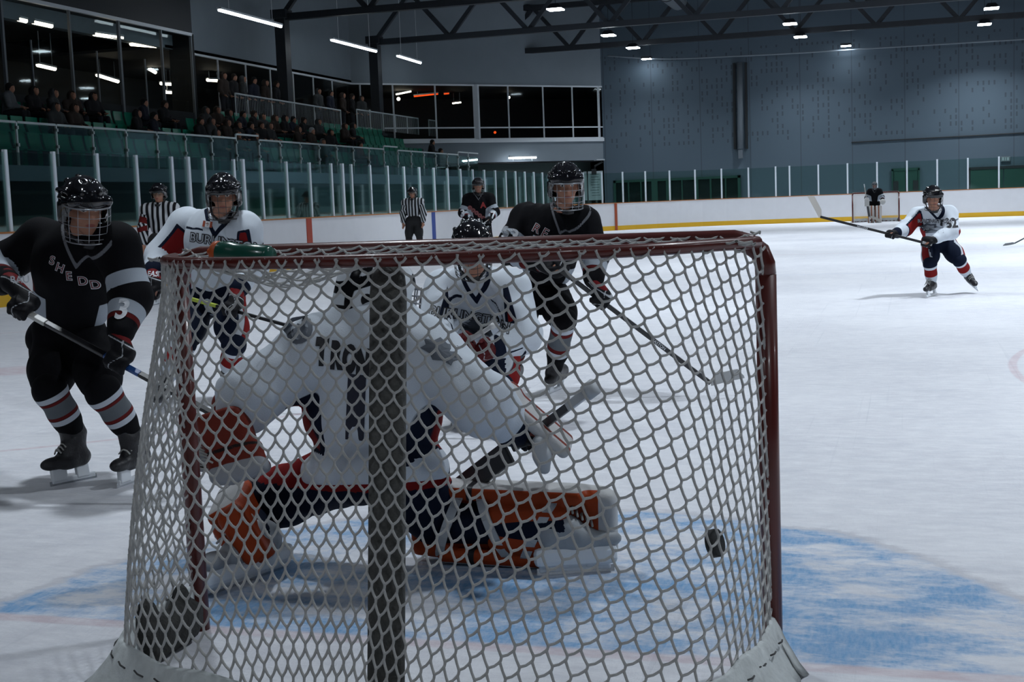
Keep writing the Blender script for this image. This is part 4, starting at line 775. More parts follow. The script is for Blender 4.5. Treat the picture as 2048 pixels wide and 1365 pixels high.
def white_pat(J, red_on=(.12, 1.2)):
    def at(V):
        nv = -np.ones(len(V)); rd = nv.copy(); f = J['CF'][1]
        for a, sx in (('R', 1), ('L', -1)):
            u, d = arm_coord(V, J, a); lat = ((V-J['neck'])@J['CF'][0])*sx; ax = nrm(J['el'+a]-J['sh'+a]); inn = -J['CF'][0]*sx*.8+f; inn = nrm(inn-ax*np.dot(inn, ax)); R = V-J['sh'+a]-np.outer((V-J['sh'+a])@ax, ax); c = (R@inn)/np.maximum(np.linalg.norm(R, axis=1), 1e-6)
            p = least((c-.60)*.10, (u-red_on[0])*.28, (red_on[1]-u)*.28, lat-.185, .17-d); rd = np.maximum(rd, p); nv = np.maximum(nv, np.minimum(.009-np.abs(p+.004), lat-.15)); nv = np.maximum(nv, least((u-1.76)*.28, lat-.1, .15-d))
        q = (V-J['neck'])@J['CF'].T; x, y, z = np.abs(q[:, 0]), q[:, 1], q[:, 2]
        nv = np.maximum(nv, least(.007-np.abs(z+.035+.3*np.maximum(x-.12, 0)), y+.0, x-.085, .27-x)); nv = np.maximum(nv, least(.014-np.abs(x-(z+.06)*.62)*.85, y, .12-x, z+.085))
        p = (V-J['pelvis'])@J['CF'].T; rd = np.maximum(rd, least(.022-np.abs(np.abs(p[:, 0])-.18), .25-p[:, 2], p[:, 1]+.02)); nv = np.maximum(nv, .010-np.abs(p[:, 2]+.08))
        return dict(red=rd, navy=nv)
    return at
M_whitej = cloth('white jersey', WHITE, [('red', RED), ('navy', NAVY)])
M_bpants = cloth('black pants', BLACK, []); M_npants = cloth('navy pants', NAVY, [('redstripe', RED), ('whitestripe', (.5, .53, .57))])
M_bsock = cloth('black sock', BLACK, [('w1', (.50, .54, .60)), ('r1', (.13, .015, .015)), ('g', (.13, .145, .16)), ('r2', (.13, .015, .015)), ('w2', (.50, .54, .60))])
BANDS_B = [('w1', .10, .10), ('r1', .19, .06), ('g', .34, .24), ('r2', .49, .06), ('w2', .58, .10)]
M_wsock = cloth('white sock', WHITE, [('n1', NAVY), ('w1', WHITE), ('r', RED), ('n2', WHITE)]); BANDS_W = [('n1', -.25, .6), ('w1', .12, .10), ('r', .36, .36), ('n2', .58, .06)]
M_bglove = cloth('black glove', (.011, .011, .013), [('piping', (.45, .47, .5)), ('cuff', (.16, .012, .014))], rough=.55)
def glove_at(J, a, cuff=False):
    w, g, ax = J['wr'+a], J['gr'+a], nrm(J['ax'+a]); n = w-g; n = nrm(n-ax*np.dot(n, ax)); b = np.cross(ax, n)
    def at(V):
        q = V-g; z = q@n; x = q@ax; pip = np.where((q@b > -.01), .0035-np.abs(x-.02*np.sin(z*45)), -1)*1.; pip = np.maximum(pip, .003-np.abs(z-.092)); return dict(piping=pip, cuff=(z-.105) if cuff else -np.ones(len(V)))
    return at
def navy_pat(J):
    def at(V):
        r = -np.ones(len(V)); w = r.copy()
        for a, sx in (('R', 1), ('L', -1)):
            u, d = limb_u(V, J['hip'+a], J['kn'+a]); x = (V-J['hip'+a]*.5-J['kn'+a]*.5)@J['PF'][0]*sx; y = (V-J['hip'+a]-np.outer(np.clip(u, 0, 1), J['kn'+a]-J['hip'+a]))@J['PF'][1]; ok = (x > .03) & (d < .2)
            r = np.maximum(r, np.where(ok, .022-np.abs(y-.0), -1)); w = np.maximum(w, np.where(ok, .010-np.abs(np.abs(y)-.034), -1))
        return dict(redstripe=r, whitestripe=w)
    return at
def dress(e, J, team, h, seed, cage=M_wire, mark=None, hg=None, skates=True, pat=None, loose=1.):
    hg = hg or h; blk = team == 'black'
    j = jersey(J, h, e, M_blackj if blk else M_whitej, (pat or (black_pat(J) if blk else white_pat(J))), seed, loose); pants(J, h, e, M_bpants if blk else M_npants, None if blk else navy_pat(J))
    for a in 'RL':
        sock(J, a, hg, e, M_bsock if blk else M_wsock, BANDS_B if blk else BANDS_W); glove(J, a, hg*.8, e, M_bglove, glove_at(J, a, True))
        if skates: skate(J, a, hg*.8, e)
    helmet(J, hg*.8, e, cage=cage, mark=mark); return j
def report(n, J):
    if False: print(n, {k: [round(float(np.linalg.norm(J[p+a]-J[q+a])), 2) for a in 'RL'] for k, p, q in (('uarm', 'sh', 'el'), ('farm', 'el', 'wr'), ('thigh', 'hip', 'kn'), ('shin', 'kn', 'an'))}, 'spine', round(float(np.linalg.norm(J['neck']-J['pelvis'])), 2), 'shw', round(float(np.linalg.norm(J['shR']-J['shL'])), 2))
# ================================================================ THE PLAYERS
def hf(right, down, c=1.): return frame(TC*c+RT*right-UP*down)
# ---- nearest skater, black jersey, left of the goal
J = {}; J['head'] = P(169, 420, 1.98); J['HF'] = frame(TC*.80+RT*.55-UP*.22); J['neck'] = P(160, 478, 2.12)
J['shR'], J['shL'] = P(84, 482, 2.20), P(232, 492, 2.06); J['elR'], J['elL'] = P(-22, 545, 2.10), P(262, 596, 2.02); J['wrR'], J['wrL'] = P(22, 567, 1.87), P(238, 676, 1.84)
J['pelvis'] = P(140, 668, 2.32); J['hipR'], J['hipL'] = P(108, 690, 2.32), P(180, 690, 2.28); J['knR'], J['knL'] = P(100, 778, 2.06), P(206, 782, 2.02)
feet(J, 'R', G(186, 957), G(103, 974)); feet(J, 'L', G(298, 955), G(236, 977)); J['anR'] = P(152, 872, 2.18); J['anL'] = P(266, 874, 2.16)
bt, hl = P(38, 617, 1.80), P(455, 845, 1.98); J['grR'], J['grL'] = bt+(hl-bt)*.015, P(238, 726, 1.80)
hl2 = J['grL']+nrm(J['grL']-J['grR'])*.60; J['axR'] = J['axL'] = nrm(hl2-J['grR']); torso(J, TC*.85+RT*.25); report('S1', J)
S1 = person('person in a black hockey jersey skating left of the goal, nearest on the ice', J, .010); j1 = dress(S1, J, 'black', .012, 1, M_wirec, 'BAUER', .010, loose=1.08); J1 = J
def letters(s, pts, sz, target, parent, right, up, m1=M_txtw, m2=M_txtr, name='chest_lettering', rot=0.):
    for ch, p in zip(s, pts):
        text_on(ch, sz, p, right, up, target, m1, parent, name, bold=.045, lift=.003)
        if m2: text_on(ch, sz, p, right, up, target, m2, parent, name+'_fill', bold=-.012, lift=.006)
cr = RT*.97-UP*.05
for ch, px, py, ro in zip('SHEDD', (104, 118, 133, 155, 173), (522, 537, 554, 565, 574), (.35, .45, .1, .05, .05)):
    r = nrm(RT*math.cos(ro)-UP*math.sin(ro)*1.); u = np.cross(TC, r)
    text_on(ch, .062, P(px, py, 1.98), r, u, j1, M_txtw, j1, 'chest_letter', bold=.05, lift=.003); text_on(ch, .062, P(px, py, 1.98), r, u, j1, M_txtr, j1, 'chest_letter_fill', bold=-.004, lift=.005)
text_on('3', .13, P(258, 618, 1.95), nrm(RT*.95-UP*.12+TC*.1), UP+RT*.25, j1, M_txtw, j1, 'sleeve_number', bold=.03, lift=.004)
gv = [c for c in S1.children if c.name.startswith('glove')]; text_on('BAU', .05, P(40, 560, 1.75), nrm(RT), UP, gv[0], M_txtw, gv[0], 'glove_mark', bold=.02, lift=.003)
text_on('SHER', .026, P(180, 708, 2.0), nrm(RT+UP*.15), UP, None, M_txtg, None, 'x') if False else None
stick(J['grR']-J['axR']*.05, hl2, hl2+A(.20, .16, .0), 'hockey stick with white grip and blue band held by the nearest black skater', (BLACK, None), grip=.16, tape=(.45, .45, .42), midcol=(.012, .06, .22), mark=('BAUER', .72, .022, M_txtw))
# ---- white player behind him, at the left post
J = {}; J['head'] = P(447, 394, 4.55); J['HF'] = frame(TC+RT*.12-UP*.12); J['neck'] = P(436, 442, 4.72); J['shR'], J['shL'] = P(372, 450, 4.80), P(489, 457, 4.62)
J['elR'], J['elL'] = P(318, 512, 4.72), P(505, 530, 4.62); J['wrR'], J['wrL'] = P(306, 548, 4.5), P(474, 583, 4.42); J['pelvis'] = P(428, 590, 4.85); J['hipR'], J['hipL'] = P(402, 600, 4.85), P(458, 600, 4.8)
J['knR'], J['knL'] = P(368, 686, 4.5), P(468, 690, 4.55); feet(J, 'R', G(330, 815), G(308, 832)); feet(J, 'L', G(462, 790), G(440, 800)); J['anR'] = P(330, 764, 4.45); J['anL'] = P(458, 748, 4.72)
a, b = P(374, 596, 4.36), P(606, 660, 4.30); J['grL'] = a+(b-a)*.40; J['axL'] = nrm(b-a); J['grR'] = P(309, 585, 4.42); J['axR'] = nrm(RT*.5+TC*.6-UP*.1); torso(J, TC+RT*.10); report('S2', J)
S2 = person('person in a white hockey jersey standing behind the left post, glove hanging', J, .011); j2 = dress(S2, J, 'white', .013, 2, M_wire, 'CCM', .011, loose=1.1)
def chest_logo(j, c, Y, r, u, sz, txt='BURLINGTON'):
    bk = MB()
    text_on(txt, sz, c, r, u, j, M_txtk, j, 'chest_lettering_border', bold=.07, lift=.003); text_on(txt, sz, c, r, u, j, mat('pale lettering', (.42, .45, .5), .7), j, 'chest_lettering', bold=.0, lift=.006)
r = nrm(RT*.96-UP*.17); chest_logo(j2, P(447, 487, 4.5), 4.5, r, np.cross(TC, r), .088)
def flag(j, c, r, u, w=.07):
    for t, k, m in (('I', 0, None),): pass
    def patch(nm, x0, x1, m, lift):
        V = []; F = []; tm = j.data; bv = BVHTree.FromPolygons([v.co[:] for v in tm.vertices], [p.vertices[:] for p in tm.polygons]); n = np.cross(r, u)
        for k in range(5):
            for l in range(2):
                p = c+r*(x0+(x1-x0)*k/4)*w+u*(l-.5)*w*.6; h = bv.ray_cast(Vector(p+n*.3), Vector(-n), .6); V.append((np.array(h[0]) if h[0] is not None else p)+n*lift)
        F = [(k*2, k*2+2, k*2+3, k*2+1) for k in range(4)]; MB().add(V, F).build(nm, m, j)
    patch('flag_field', -.5, .5, mat('flag white', (.6, .6, .6), .8), .003); 
    for s in (-.5, .25): patch('flag_bar', s, s+.25, mat('flag red', (.28, .05, .02), .8), .005)
    text_on('*', .05, c-u*.012, r, u, j, mat('flag leaf', (.15, .03, .03), .8), j, 'flag_leaf', bold=.03, lift=.006)
flag(j2, P(409, 449, 4.5), r, np.cross(TC, r)); gv = [c for c in S2.children if c.name.startswith('glove')]; text_on('EAST', .05, P(306, 549, 4.4), nrm(RT-UP*.04), UP, gv[0], M_txtw, gv[0], 'glove_mark', bold=.03, lift=.003)
stick(a-J['axL']*.05, b, b+nrm(RT*.8-UP*.2)*.26, 'hockey stick with a yellow grip held low behind the left post', (BLACK, None), grip=.30, tape=(.40, .48, .06))
# ---- tall black player in the middle, number nine on the sleeve
J = {}; J['head'] = P(1132, 374, 4.92); J['HF'] = frame(TC+RT*.05-UP*.10); J['neck'] = P(1124, 430, 5.12); J['shR'], J['shL'] = P(1052, 440, 5.2), P(1166, 446, 5.05); J['elR'], J['elL'] = P(1016, 500, 5.05), P(1190, 512, 5.0)
J['wrR'], J['wrL'] = P(1085, 530, 4.85), P(1188, 565, 4.86); J['pelvis'] = P(1080, 585, 5.35); J['hipR'], J['hipL'] = P(1048, 595, 5.38), P(1108, 595, 5.3); J['knR'], J['knL'] = P(1035, 670, 5.1), P(1128, 640, 5.06)
feet(J, 'R', G(1030, 775), G(1005, 792)); feet(J, 'L', G(1124, 778), G(1092, 792)); J['anL'] = P(1108, 742, 5.32); J['anR'] = P(1020, 742, 5.3)
a, b = P(1118, 538, 4.82), P(1421, 767, 5.25); J['grR'] = a; J['axR'] = J['axL'] = nrm(b-a); J['grL'] = a+(b-a)*.265; torso(J, TC+RT*.06-UP*.2); report('S3', J)
S3 = person('person in a black hockey jersey rising behind the crossbar, chin strap and cage on', J, .011); j3 = dress(S3, J, 'black', .013, 3, M_wirec, None, .011, pat=black_pat(J, ((.66, .16), (1.45, .26))))
text_on('93', .125, P(1018, 470, 5.0), nrm(RT*.75+TC*-.3-UP*.3), UP, j3, M_txtw, j3, 'sleeve_number', bold=.03, lift=.004)
r = nrm(RT*.85-UP*.5)
for k, ch in enumerate('RE'): text_on(ch, .085, P(1073+17*k, 458+9*k, 4.95), r, np.cross(TC, r), j3, M_txtw, j3, 'chest_letter', bold=.04, lift=.003); text_on(ch, .085, P(1073+17*k, 458+9*k, 4.95), r, np.cross(TC, r), j3, M_txtr, j3, 'chest_letter_fill', bold=0., lift=.005)
stick(a-J['axR']*.03, b, P(1486, 748, 5.3), 'hockey stick of the middle black player reaching right to a taped pale blade', ((.02, .021, .023), None), grip=.10, tape=(.03, .03, .03), bladecol=(.45, .46, .46), mark=('EASTON', .66, .03, M_txtw))
# ---- white player bent double in front of him
J = {}; J['head'] = P(945, 497, 3.78); J['HF'] = frame(TC*.86+RT*.02-UP*.40); J['neck'] = P(950, 556, 4.05); J['shR'], J['shL'] = P(888, 580, 4.1), P(1022, 578, 4.06); J['elR'], J['elL'] = P(866, 655, 3.9), P(1046, 672, 3.92); J['wrR'], J['wrL'] = P(900, 690, 3.66), P(978, 702, 3.66)
J['pelvis'] = P(968, 702, 4.5); J['hipR'], J['hipL'] = P(940, 712, 4.5), P(1004, 712, 4.48); J['knR'], J['knL'] = P(920, 772, 4.12), P(1000, 776, 4.12); feet(J, 'R', G(925, 836), G(908, 858)); feet(J, 'L', G(985, 836), G(972, 858)); J['anR'] = P(922, 815, 4.3); J['anL'] = P(985, 815, 4.3)
a, b = P(965, 668, 3.55), P(800, 775, 3.5); J['grR'] = P(926, 690, 3.55); J['grL'] = P(962, 700, 3.60); J['axR'] = J['axL'] = nrm(P(860, 735, 3.53)-P(965, 668, 3.55)); torso(J, TC-UP*.3); report('S4', J)
S4 = person('person in a white hockey jersey bent low behind the goaltender, red gloves together', J, .011); j4 = dress(S4, J, 'white', .013, 4, M_wire, None, .011, loose=1.15)
r = nrm(RT*.96-UP*.22); chest_logo(j4, P(938, 640, 3.8), 3.8, r, np.cross(TC, r), .080)
poly_on(jag(.13, .06), P(950, 668, 3.8), r, np.cross(TC, r), j4, mat('crest grey', (.12, .14, .17), .8), j4, 'crest')
g4 = cloth('red black glove', (.075, .008, .009), [('piping', (.40, .42, .45)), ('cuff', RED)], rough=.55)
for c in S4.children:
    if c.name.startswith('glove'): c.data.materials[0] = g4
stick(J['grR']-J['axR']*.22, J['grR']+J['axR']*.85, J['grR']+J['axR']*.85+A(-.1, -.2, -.05), 'hockey stick gripped by the crouching white player', ((.30, .32, .35), None), grip=.2, tape=(.5, .5, .5))
# ---- number 62 up the ice on the right
J = {}; J['hs'] = .97; J['head'] = P(1866, 397, 13.72); J['HF'] = frame(TC-RT*.05-UP*.15); J['neck'] = P(1868, 424, 13.95); J['shR'], J['shL'] = P(1836, 431, 13.95), P(1897, 429, 13.9); J['elR'], J['elL'] = P(1810, 458, 13.75), P(1904, 463, 13.75); J['wrR'], J['wrL'] = P(1789, 468, 13.5), P(1868, 480, 13.55)
J['pelvis'] = P(1874, 480, 14.1); J['hipR'], J['hipL'] = P(1862, 487, 14.1), P(1893, 487, 14.1); J['knR'], J['knL'] = P(1860, 528, 13.78), P(1918, 520, 13.95); feet(J, 'R', G(1872, 590), G(1853, 597)); J['anR'] = P(1864, 568, 13.9)
t0 = P(1956, 583, 14.1); h0 = P(1937, 567, 14.35); J['heelL'], J['gtoeL'] = h0, t0; J['anL'] = P(1936, 552, 14.2); J['toeL'] = P(1948, 570, 14.1); a, b = P(1850, 488, 13.5), P(1688, 444, 13.3)
J['grR'] = P(1781, 469, 13.42); J['grL'] = P(1853, 487, 13.5); J['axR'] = J['axL'] = nrm(J['grR']-J['grL']); torso(J, TC-UP*.2); report('S5', J)
S5 = person('person in white jersey 62 gliding alone on the right with one skate lifted', J, .016); j5 = dress(S5, J, 'white', .018, 6, M_wire, None, .016); text_on('62', .16, P(1902, 447, 13.7), nrm(RT), UP, j5, M_txtk, j5, 'sleeve_number', bold=.04, lift=.006)
r = nrm(RT-UP*.05); chest_logo(j5, P(1872, 443, 13.7), 13.7, r, np.cross(TC, r), .06); bq = J['grL']+J['axR']*1.35
poly_on(jag(.13, .07), P(1866, 457, 13.7), RT, UP, j5, mat('crest grey', (.12, .14, .17), .8), j5, 'crest'); poly_on(jag(.085, .04), P(1866, 457, 13.7), RT, UP, j5, mat('crest pale', (.40, .43, .47), .8), j5, 'crest_fill', lift=.007)
stick(J['grL']-J['axR']*.06, bq, bq+nrm(RT*-.45+UP*.9)*.30, 'hockey stick with white taped blade held out by the player in 62', (BLACK, None), grip=.08, tape=(.4, .4, .4), bladecol=(.60, .57, .52), mark=('EASTON', .62, .035, M_txtw))

# ---- standing figures, posed from a template
def stand(x, y, H, ang, crouch=0., arms='side', hs=1., lean=.0):
    k = H/1.80; f = A(math.sin(ang), -math.cos(ang), 0); r = np.cross(f, UP); B = A(x, y, 0); L = lambda a, b, c: B+r*a*k+f*b*k+UP*c*k; J = {'hs': k*hs}; d = crouch
    J['head'] = L(0, .10*d+.05*lean+.02, 1.68-.20*d); J['HF'] = frame(f-UP*.12); J['neck'] = L(0, .06*d+.03*lean, 1.50-.20*d); J['pelvis'] = L(0, -.16*d, .98-.18*d)
    for a, s in (('R', 1), ('L', -1)):
        J['sh'+a] = L(.19*s, .05*d, 1.44-.2*d); J['hip'+a] = L(.10*s, -.16*d, .93-.18*d); J['kn'+a] = L(.14*s, .10*d+.03, .53-.08*d); feet(J, a, L(.15*s, -.10, 0), L(.17*s, .17, 0)); J['an'+a] = L(.15*s, -.04, .17)
        if arms == 'side': J['el'+a] = L(.27*s, .02, 1.17-.2*d); J['wr'+a] = L(.26*s, .08, .93-.2*d); J['gr'+a] = L(.255*s, .11, .85-.2*d); J['ax'+a] = nrm(f+r*.1); J['open'] = True
        else: J['el'+a] = L(.30*s, .06, 1.18-.2*d); J['wr'+a] = L(.20*s, .27, 1.06-.2*d); J['gr'+a] = L(.17*s, .34, 1.02-.2*d); J['ax'+a] = nrm(r+UP*-.15)
    return torso(J, f-UP*.1*d), f, r
def ref_pat(J, band):
    def at(V):
        q = (V-J['neck'])@J['CF'].T; st = -np.ones(len(V)); x = q[:, 0]; per = .085; base = (np.abs(((x/per) % 1)-.5)-.25)*per; rd = -np.ones(len(V))
        for a in 'RL':
            u, d = arm_coord(V, J, a); n_ = np.cross(nrm(J['el'+a]-J['sh'+a]), J['CF'][1]); xx = (V-J['sh'+a])@n_; arm = (u > .25) & (np.abs(x) > .19); base = np.where(arm, (np.abs(((xx/.06) % 1)-.5)-.25)*.06, base)
            if band: rd = np.maximum(rd, np.where(arm, (.16-np.abs(u-.55))*.25, -1))
        return dict(stripe=base, band=rd)
    return at
M_ref = cloth('referee stripes', (.55, .57, .6), [('stripe', (.012, .012, .014)), ('band', (.13, .015, .015))]); M_trou = mat('black trousers', (.012, .012, .014), .8)
def official(x, y, H, ang, label, band):
    J, f, r = stand(x, y, H, ang); e = person(label, J, .014); jersey(J, .016, e, M_ref, ref_pat(J, band), 9, .84); pants(J, .016, e, M_trou)
    for a in 'RL':
        sdf_mesh('trouser_leg', [cap_(J['hip'+a]*.3+J['kn'+a]*.7, J['kn'+a], .098, .085), cap_(J['kn'+a], J['an'+a]+UP*.02, .085, .07)], .016, M_trou, e, k=.03, disp=folds(.004, 4)); skate(J, a, .013, e)
    h = helmet(J, .012, e, cage=M_wire); 
    for c in list(h.children): 
        if c.name.startswith('face_cage'): bpy.data.objects.remove(c)
    Fm, c = J['HF'], J['head']; V = []; s = J['hs']
    for i in range(9):
        az = -1.1+2.2*i/8
        for z in (.045, -.03): V.append(loc(Fm, c, .112*math.sin(az)*s, (.02+.118*math.cos(az))*s, z*s))
    MB().add(V, [(2*i, 2*i+2, 2*i+3, 2*i+1) for i in range(8)]).build('visor', M_pane, h, True); return e
c = P(318, 393, 14.6); official(c[0], c[1], 1.86, .25, 'person in black and white stripes with red arm bands by the left boards', True)
c = P(825, 392, 29.8); official(c[0]+.0, 29.8, 1.88, .15, 'person in black and white stripes standing by the blue board mark', False)
J, f, r = stand(*P(957, 390, 21.8)[:2], 1.90, .30, .12, 'front'); e = person('person in a black jersey facing us far behind the crouching helmet', J, .016); j6 = dress(e, J, 'black', .018, 8, M_wire, None, .016)
r_ = nrm(RT*.75-UP*.5); text_on('REDHAWKS'[0:6], .10, P(955, 424, 21.5), r_, np.cross(TC, r_), j6, M_txtr, j6, 'chest_lettering', bold=.06, lift=.006) if False else None
for k in range(6): text_on('o', .14, P(940+6.6*k, 415+5.2*k, 21.5), r_, np.cross(TC, r_), j6, mat('faded red letters', (.22, .07, .07), .8), j6, 'chest_letter', bold=.08, lift=.006)
text_on('A', .16, P(966, 411, 21.5), RT, UP, j6, mat('red letter', (.3, .03, .03), .8), j6, 'captain_letter', bold=.04, lift=.006); text_on('3', .2, P(925, 427, 21.5), RT, UP, j6, M_txtw, j6, 'sleeve_number', bold=.03, lift=.006); text_on('7', .2, P(986, 431, 21.5), RT, UP, j6, M_txtw, j6, 'sleeve_number', bold=.03, lift=.006)
stick(J['grL'], J['grR']+nrm(J['grR']-J['grL'])*.0+A(-.9, -.4, -.78), A(-.35, -.1, -.80)+J['grR']+A(-.9, -.4, 0), 'hockey stick of the far black player, mostly hidden by the goal', (BLACK, None), grip=.1)
# stick reaching in from the right edge, with its player
sp = G(2019, 494); J, f, r = stand(sp[0]+1.75, sp[1]+.7, 1.78, -.5, .5, 'front'); e = person('person in a white jersey just outside the right edge, only the stick in view', J, .022); dress(e, J, 'white', .022, 12, M_wire, None, .02); a = J['grR']; b = sp+UP*.02
stick(J['grL']+(J['grL']-b)*.05, b+nrm(J['grL']-b)*.12, b+A(-.12, -.1, 0), 'dark stick tip touching the ice at the right edge of the picture', ((.03, .035, .04), None), grip=.1, bladecol=(.2, .21, .22))
# ================================================================ NEAR GOALTENDER
J = {'hs': 1.04, 'tl': 1.22}; J['head'] = P(756, 592, .92); J['HF'] = frame(RT*.82-TC*.50-UP*.18); J['neck'] = P(738, 652, .86); J['shL'], J['shR'] = P(634, 700, .76), P(850, 708, .84); J['elL'], J['elR'] = P(498, 795, .60), P(966, 806, .72); J['wrL'], J['wrR'] = P(462, 868, .52), P(1042, 868, .86)
J['pelvis'] = P(752, 925, .80); J['hipL'], J['hipR'] = P(690, 945, .80), P(822, 945, .86); J['knL'] = P(497, 1022, .95); J['knR'] = A(-.44, .92, .16); J['heelL'], J['gtoeL'] = G(560, 1140), G(408, 1196); J['anL'] = J['heelL']*.7+J['gtoeL']*.3+UP*.17; J['toeL'] = J['gtoeL']*.75+J['heelL']*.25+UP*.115
J['heelR'], J['gtoeR'] = A(.03, .80, .0), A(.27, .90, .0); J['anR'] = A(.09, .86, .16); J['toeR'] = A(.2, .88, .115)
ka, kb = P(1186, 776, .80), P(905, 990, .98); J['grL'] = P(462, 908, .47); J['gbL'] = J['wrL']*.75+J['grL']*.25; J['axL'] = nrm(RT); J['grR'] = ka+(kb-ka)*.46; J['axR'] = nrm(kb-ka); torso(J, -TC*1.+RT*.25); report('G', J)
GK = person('person in a white goaltender jersey crouched in the near goal, back to us', J, .012)
def goalie_pat(J):
    def at(V):
        nv = -np.ones(len(V)); rd = nv.copy()
        for a, sx in (('R', 1), ('L', -1)):
            u, d = arm_coord(V, J, a); ax = nrm(J['el'+a]-J['sh'+a]); rel_ = V-J['sh'+a]-np.outer((V-J['sh'+a])@ax, ax); c = (rel_@nrm(-UP+J['CF'][1]*.2-ax*np.dot(-UP, ax)))/np.maximum(np.linalg.norm(rel_, axis=1), 1e-6); lat = ((V-J['neck'])@J['CF'][0])*sx
            nv = np.maximum(nv, np.where((u > .0) & (u < .75) & (lat > .15), (c-.72)*.08, -1)); nv = np.maximum(nv, np.where((u > 1.55) & (a == 'R'), (u-1.66)*.2, -1)); rd = np.maximum(rd, np.where((u > .25) & (u < .7) & (lat > .15), (c-.93)*.1, -1))
        return dict(navy=nv, red=rd)
    return at
gj = jersey(J, .013, GK, cloth('goaltender white jersey', WHITE, [('navy', NAVY), ('red', RED)]), goalie_pat(J), 21, 1.14, .07)
def gp(V): q = V-J['pelvis']; return dict(redstripe=np.where(q[:, 2] > -.09, .02, -.02)*1., whitestripe=-np.ones(len(V)))
pants(J, .013, GK, M_npants, gp)
for a in 'RL': sdf_mesh('leg_sleeve', [cap_(J['hip'+a]*.3+J['kn'+a]*.7, J['kn'+a], .10, .09), cap_(J['kn'+a], J['an'+a], .085, .06)], .014, M_npants, GK, k=.03, attrs=lambda V: dict(redstripe=-np.ones(len(V)), whitestripe=-np.ones(len(V))))
M_pad = cloth('goal pad leather', (.30, .045, .012), [('rim', (.46, .46, .46)), ('dark', (.02, .02, .024))], rough=.45, bump=.2, bscale=60); M_strap = mat('grey white pad strap', (.42, .44, .46), .7)
def leg_pad(a, k, n, up, over=.10, w=.155):
    ax = nrm(n-k); up = nrm(up-ax*np.dot(up, ax)); nn = np.cross(ax, up); L = np.linalg.norm(n-k); c = (k+n)/2+ax*.03; off = nn*.055; Fm = np.stack([ax, up, nn])
    if np.dot(nn, -TC) < 0: nn = -nn; off = nn*.055
    pr = [rbox(c+off, A(L/2+over, w, .045), Fm, .035), rbox(k+off*.6-ax*.02, A(.09, w*.9, .06), Fm, .03), rbox(c+off*.35+up*(w-.03), A(L/2+.02, .03, .075), Fm, .025), rbox(c+off*.35-up*(w-.03), A(L/2+.02, .03, .07), Fm, .025), rbox(n+off*.8+ax*.10+up*.01, A(.06, w*.85, .05), Fm, .03)]
    pr.append(rbox(k*.30+n*.70+off*.1, A(L*.30, w*.62, .085), Fm, .04))
    def at(V): q = (V-c)@Fm.T; return dict(rim=np.abs(q[:, 1])-w*.95 if a == 'L' else np.maximum(np.abs(q[:, 1])-w*.95, q[:, 0]-L/2-.07), dark=np.abs(q[:, 0]+L*.28)*-1+.012)
    o = sdf_mesh('leg_pad', pr, .012, M_pad, GK, k=.02, attrs=at)
    for t, tilt in ((.12, .05), (.45, -.06), (.78, .07)):
        p = k+(n-k)*t; s = MB(); R = .085; pts = [p+nn*(-R*math.sin(q))*1.0+up*(w-.02)*math.cos(q)+ax*tilt*math.cos(q) for q in np.linspace(.1, math.pi-.1, 11)]
        for i in range(10): s.bar(pts[i], pts[i+1], .035, .006, np.cross(nrm(pts[i+1]-pts[i]), ax))
        s.build('pad_strap', M_strap, o)
    return o
leg_pad('R', A(-.42, .90, .165), A(.12, .90, .155), UP); leg_pad('L', P(492, 1020, .97), P(474, 1072, .58), UP*.9+RT*-.5, .04, .135)
for a in 'RL': skate(J, a, .011, GK, mat('grey goal skate', (.30, .32, .34), .5, var=.2, bscale=30), True)
# mask: white shell with dark straps and vent holes, chrome cage looking right
def mask(J, h, parent, shell='white mask shell', base=(.68, .72, .76)):
    Fm, c = J['HF'], J['head']; s = 1.12*J['hs']; L = lambda x, y, z: loc(Fm, c, x*s, y*s, z*s)
    pr = [ell(L(0, -.01, .03), A(.108, .138, .12)*s, Fm), ell(L(0, .02, -.05), A(.098, .11, .11)*s, Fm), ell(L(0, .07, -.115), A(.06, .06, .05)*s, Fm), ell(L(0, -.10, -.03), A(.085, .05, .085)*s, Fm)]
    sb = [rbox(L(0, .13, -.02), A(.066, .08, .062)*s, Fm, .03), ell(L(0, .0, -.02), A(.088, .11, .115)*s, Fm), rbox(L(0, -.03, -.2), A(.2, .12, .08)*s, Fm, .02)]
    def at(V):
        q = (V-c)@Fm.T/s; x, y, z = q[:, 0], q[:, 1], q[:, 2]; dk = -np.ones(len(V))
        dk = np.maximum(dk, np.where(y < .03, .020-np.abs(z-.035-.5*(y+.1)), -1)); dk = np.maximum(dk, np.where(y < -.02, .014-np.abs(z+.06), -1)); dk = np.maximum(dk, np.where((y < -.05), .012-np.abs(np.abs(x)-.06), -1))
        for cx, cy, cz in ((.1, .03, .02), (-.1, .03, .02), (.085, -.09, .09), (-.085, -.09, .09), (.1, .05, -.09), (-.1, .05, -.09), (.06, .1, .07), (-.06, .1, .07), (.09, -.08, -.02), (-.09, -.08, -.02)): dk = np.maximum(dk, .013-np.linalg.norm(q-A(cx, cy, cz), axis=1)+.008)
        return dict(dark=dk)
    o = sdf_mesh('goalie_mask', pr, h, cloth(shell, base, [('dark', (.008, .008, .01))], rough=.25, bump=0.), parent, k=.02, sub=sb, attrs=at); w = MB()
    g = lambda az, z: L(.088*math.sin(az), .075+.075*math.cos(az)-.02*abs(z+.02), z)
    for z in (.038, .015, -.01, -.035, -.06, -.082): w.tube([g(a, z) for a in np.linspace(-1.35, 1.35, 11)], .0026*s, 5)
    for a in (-1.2, -.7, -.25, .25, .7, 1.2): w.tube([g(a, z) for z in np.linspace(.045, -.09, 7)], .0026*s, 5)
    w.build('face_cage', M_wirec, o, True); return o
mask(J, .009, GK)
